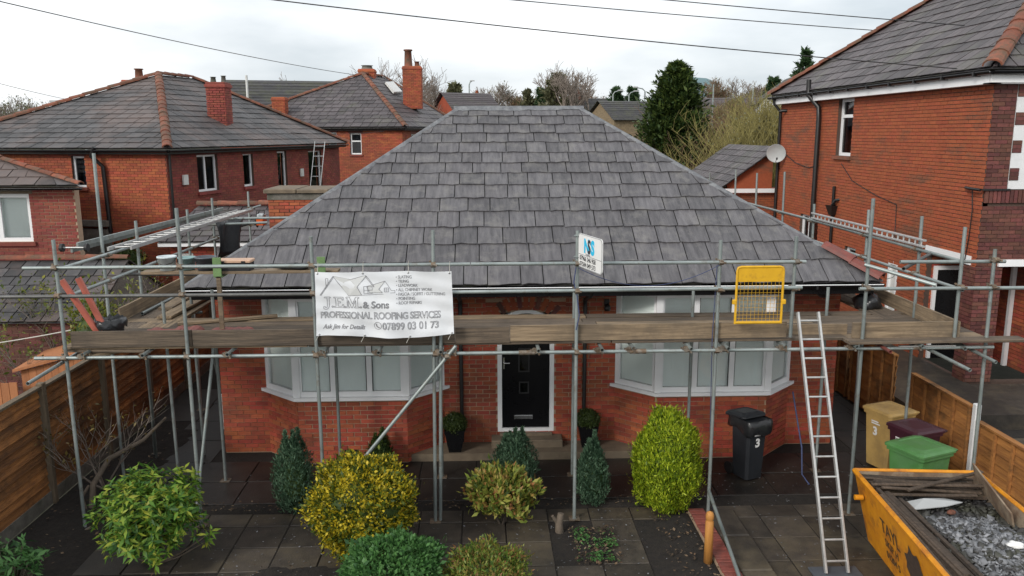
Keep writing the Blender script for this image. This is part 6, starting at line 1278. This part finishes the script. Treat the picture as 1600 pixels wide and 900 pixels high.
for i,(px_,pt,pb,D,wpx,lb,mm) in enumerate(((870,115,170,88,62,'grey-green fir within the large birch','leaf_haze'),(962,138,170,90,26,'dark clipped conifer left of the pair on the skyline','leaf_fir'),(988,137,170,90,22,'dark clipped conifer right of the pair on the skyline','leaf_fir'),(1253,76,130,62,46,'green conifer rising behind the eave of the right house','leaf_fir'),(1207,121,160,85,30,'small green tree left of the right house eave','leaf_fir'),(710,130,165,80,32,'small fir behind the roof right of the tall chimney','leaf_haze'),(828,140,168,95,34,'olive tree left of the large birch','leaf_haze'),(845,138,168,92,12,'slim fir beside the olive tree','leaf_fir'))):
    p=far(px_,pt,D); q=far(px_,pb,D); zb_=gz(q.x,q.y); conifer('skyline_tree',(q.x,q.y,zb_),p.z-zb_,wpx/1274*D*1.15,lb,80+i,mm,5000,.42,'tree','trees on the skyline',.45 if i!=3 else .6)
# distant houses
def gable_house(name,label,x,y,z,w,d,he,hr,mw,ms,rz=0,chim=None):
    t=thing(name,(x,y,z),label,'house',None,rz); b=MB(); b.box(-w/2,w/2,-d/2,d/2,-1,he); b.prism([(-w/2,-d/2,he),(-w/2,d/2,he),(-w/2,0,hr)],(w,0,0)); b.build('wall',mw,t,local=True)
    b=MB(); o_=.3
    for s_ in (-1,1): 
        k=10
        for i in range(k):
            u0,u1=i/k,(i+1)/k; p=lambda u,dz:(s_*(d/2+o_)*(1-u),he-.12+(hr+.10-he+.12)*u+dz)
            (y0,z0),(y1,z1)=p(u0,.07),p(u1,.03); b.add([(-w/2-o_,y0,z0),(w/2+o_,y0,z0),(w/2+o_,y1,z1),(-w/2-o_,y1,z1)],[(0,1,2,3) if s_<0 else (3,2,1,0)]); b.add([(-w/2-o_,y0,z0-.06),(w/2+o_,y0,z0-.06),(w/2+o_,y0,z0),(-w/2-o_,y0,z0)],[(0,1,2,3)])
    b.build('roof',ms,t,local=True)
    for cx_,cy_,zz,ww in chim or []: b=MB(); b.bbox(cx_-ww/2,cx_+ww/2,cy_-ww/2,cy_+ww/2,he,zz,.03); b.lathe([(.13,0),(.11,.4),(.14,.45),(0,.45)],(cx_,cy_,zz),8); b.build('chimney','brick_far',t,local=True)
    return t
def fwin(t,x0,x1,z0,z1,y): f=MB(); f.box(x0,x1,y-.05,y,z0,z1); fr_=f.build('window','upvc',t,local=True); f=MB(); f.box(x0+.12,x1-.12,y-.06,y-.045,z0+.12,z1-.12); f.build('pane','glass_dark',fr_,local=True)
p=far(440,165,58); t=gable_house('house','brick gabled house with plain grey roof behind the large maroon house',p.x,p.y,0,7.2,6.4,p.z-.35,p.z+1.6,'brick_far','slate_dark',R(14)); b=MB(); b.tube([(-2.2,-2.4,p.z),(-2.2,-2.4,p.z+1.9)],.08,8); b.build('flue','upvc_dirty',t,local=True)
p=far(437,152,40); chm=thing('chimney_stack',(p.x,p.y,p.z-3),'lone brick chimney stack between the two left roofs','chimney'); chimney(chm,p.x,p.y,p.z-3,p.z,.62,.7,'brick_far')
p=far(740,168,62); t=gable_house('house','low hipped roof with terracotta verge just left of the ridge',p.x-.6,p.y,0,3.6,3.8,p.z-.3,p.z+.95,'brick_far','slate_mauve',R(28),[(1.6,1.2,p.z+.9,.7)])
p=far(985,185,72); st=gable_house('house','stone cottage with slate roof left of the big conifer',p.x,p.y,0,6.0,5.0,p.z-.1,p.z+1.35,'stone_wall','slate_dark',R(62)); fwin(st,.2,1.6,p.z-1.7,p.z-.35,-2.52); 
st.rotation_euler=(0,0,R(20))
p=far(930,172,95); gable_house('house','dark terrace roofs beyond the ridge',p.x,p.y,0,9,6,p.z-.2,p.z+1.2,'stone_wall','slate_dark',R(8),[(-2,0,p.z+2.0,.9),(2.5,0,p.z+1.9,.8)])
p=far(1140,172,90); gable_house('house','long grey roof behind the thicket right of the conifer',p.x,p.y,0,12,7,p.z-.6,p.z+1.2,'stone_wall','slate_mauve',R(-10))
p=far(1210,158,60); gable_house('house','small white walled house by the right house downpipe',p.x+1.2,p.y,0,4,5,p.z-.2,p.z+1.6,'render_white','slate_dark',R(80))
p=far(1093,145,260); t=thing('office_block',(p.x,p.y,0),'hazy teal tower block behind the big conifer','building'); b=MB(); b.prism([(p.x-5,p.y,p.z-16),(p.x+6,p.y,p.z-16),(p.x+6,p.y,p.z+3),(p.x+2,p.y,p.z+4.5),(p.x-5,p.y,p.z+5)],(0,12,0)); b.build('facade','teal_block',t)
for i in range(7): b=MB(); b.box(p.x-5,p.x+6,p.y-.1,p.y,p.z-8+1.6*i,p.z-7.7+1.6*i); b.build('floor_band','grey_paint',t)
# street lamps
for i,(px_,pt,D,arm,lb) in enumerate(((958,143,84,.9,'street lamp left of the twin dark conifers'),(983,144,86,.9,'street lamp between the twin dark conifers'),(1008,138,80,-1.2,'curved street lamp right of the twin dark conifers'),(1115,132,80,0,'tall lamp column right of the big conifer'),(1146,146,88,0,'shorter lamp column behind the willow bush'),(1177,138,76,0,'lamp column left of the right house'),(733,128,85,.4,'street lamp left of the ridge'),(128,162,40,-1.6,'street lamp arm above the left house roof'))):
    p=far(px_,pt,D); zb_=gz(p.x,p.y); t=thing('street_lamp',(p.x,p.y,zb_),lb,'street lamp','street lamps in the background'); b=MB(); b.tube([(p.x,p.y,zb_),(p.x,p.y,p.z-.3),(p.x+arm*.2,p.y,p.z-.05),(p.x+arm*.8,p.y,p.z+.1)] if arm else [(p.x,p.y,zb_),(p.x,p.y,p.z)],[.10,.07,.06,.05][:4 if arm else 2],8); b.build('column','steel',t)
    if arm: b=MB(); b.bbox(p.x+arm*.8-.25,p.x+arm*.8+.25,p.y-.1,p.y+.1,p.z+.06,p.z+.17,.03); b.build('lantern','grey_paint',t)
# overhead cables
cable('overhead_cable',(far(-60,-12,18),far(562,118,44)),.014,'black_pipe','overhead cable running from the top left to the orange house chimney','cable',.15)
cable('overhead_cable',(far(380,-6,13),far(1700,122,16)),.0095,'black_pipe','lowest overhead cable crossing to the right house roof','cable',.10)
cable('overhead_cable',(far(760,-4,20),far(1400,50,24)),.012,'black_pipe','middle overhead cable ending at the right roof hip','cable',.03)
cable('overhead_cable',(far(1000,-4,17),far(1700,54,18)),.010,'black_pipe','topmost overhead cable above the right house roof','cable',.03)
cable('overhead_cable',(far(-40,120,24),far(130,160,40)),.010,'black_pipe','thin cable running to the lamp arm at the far left','cable',.05)
cable('overhead_cable',(far(330,185,30),far(600,205,30)),.008,'black_pipe','thin cable strung along the eave of the left house','cable',.3)
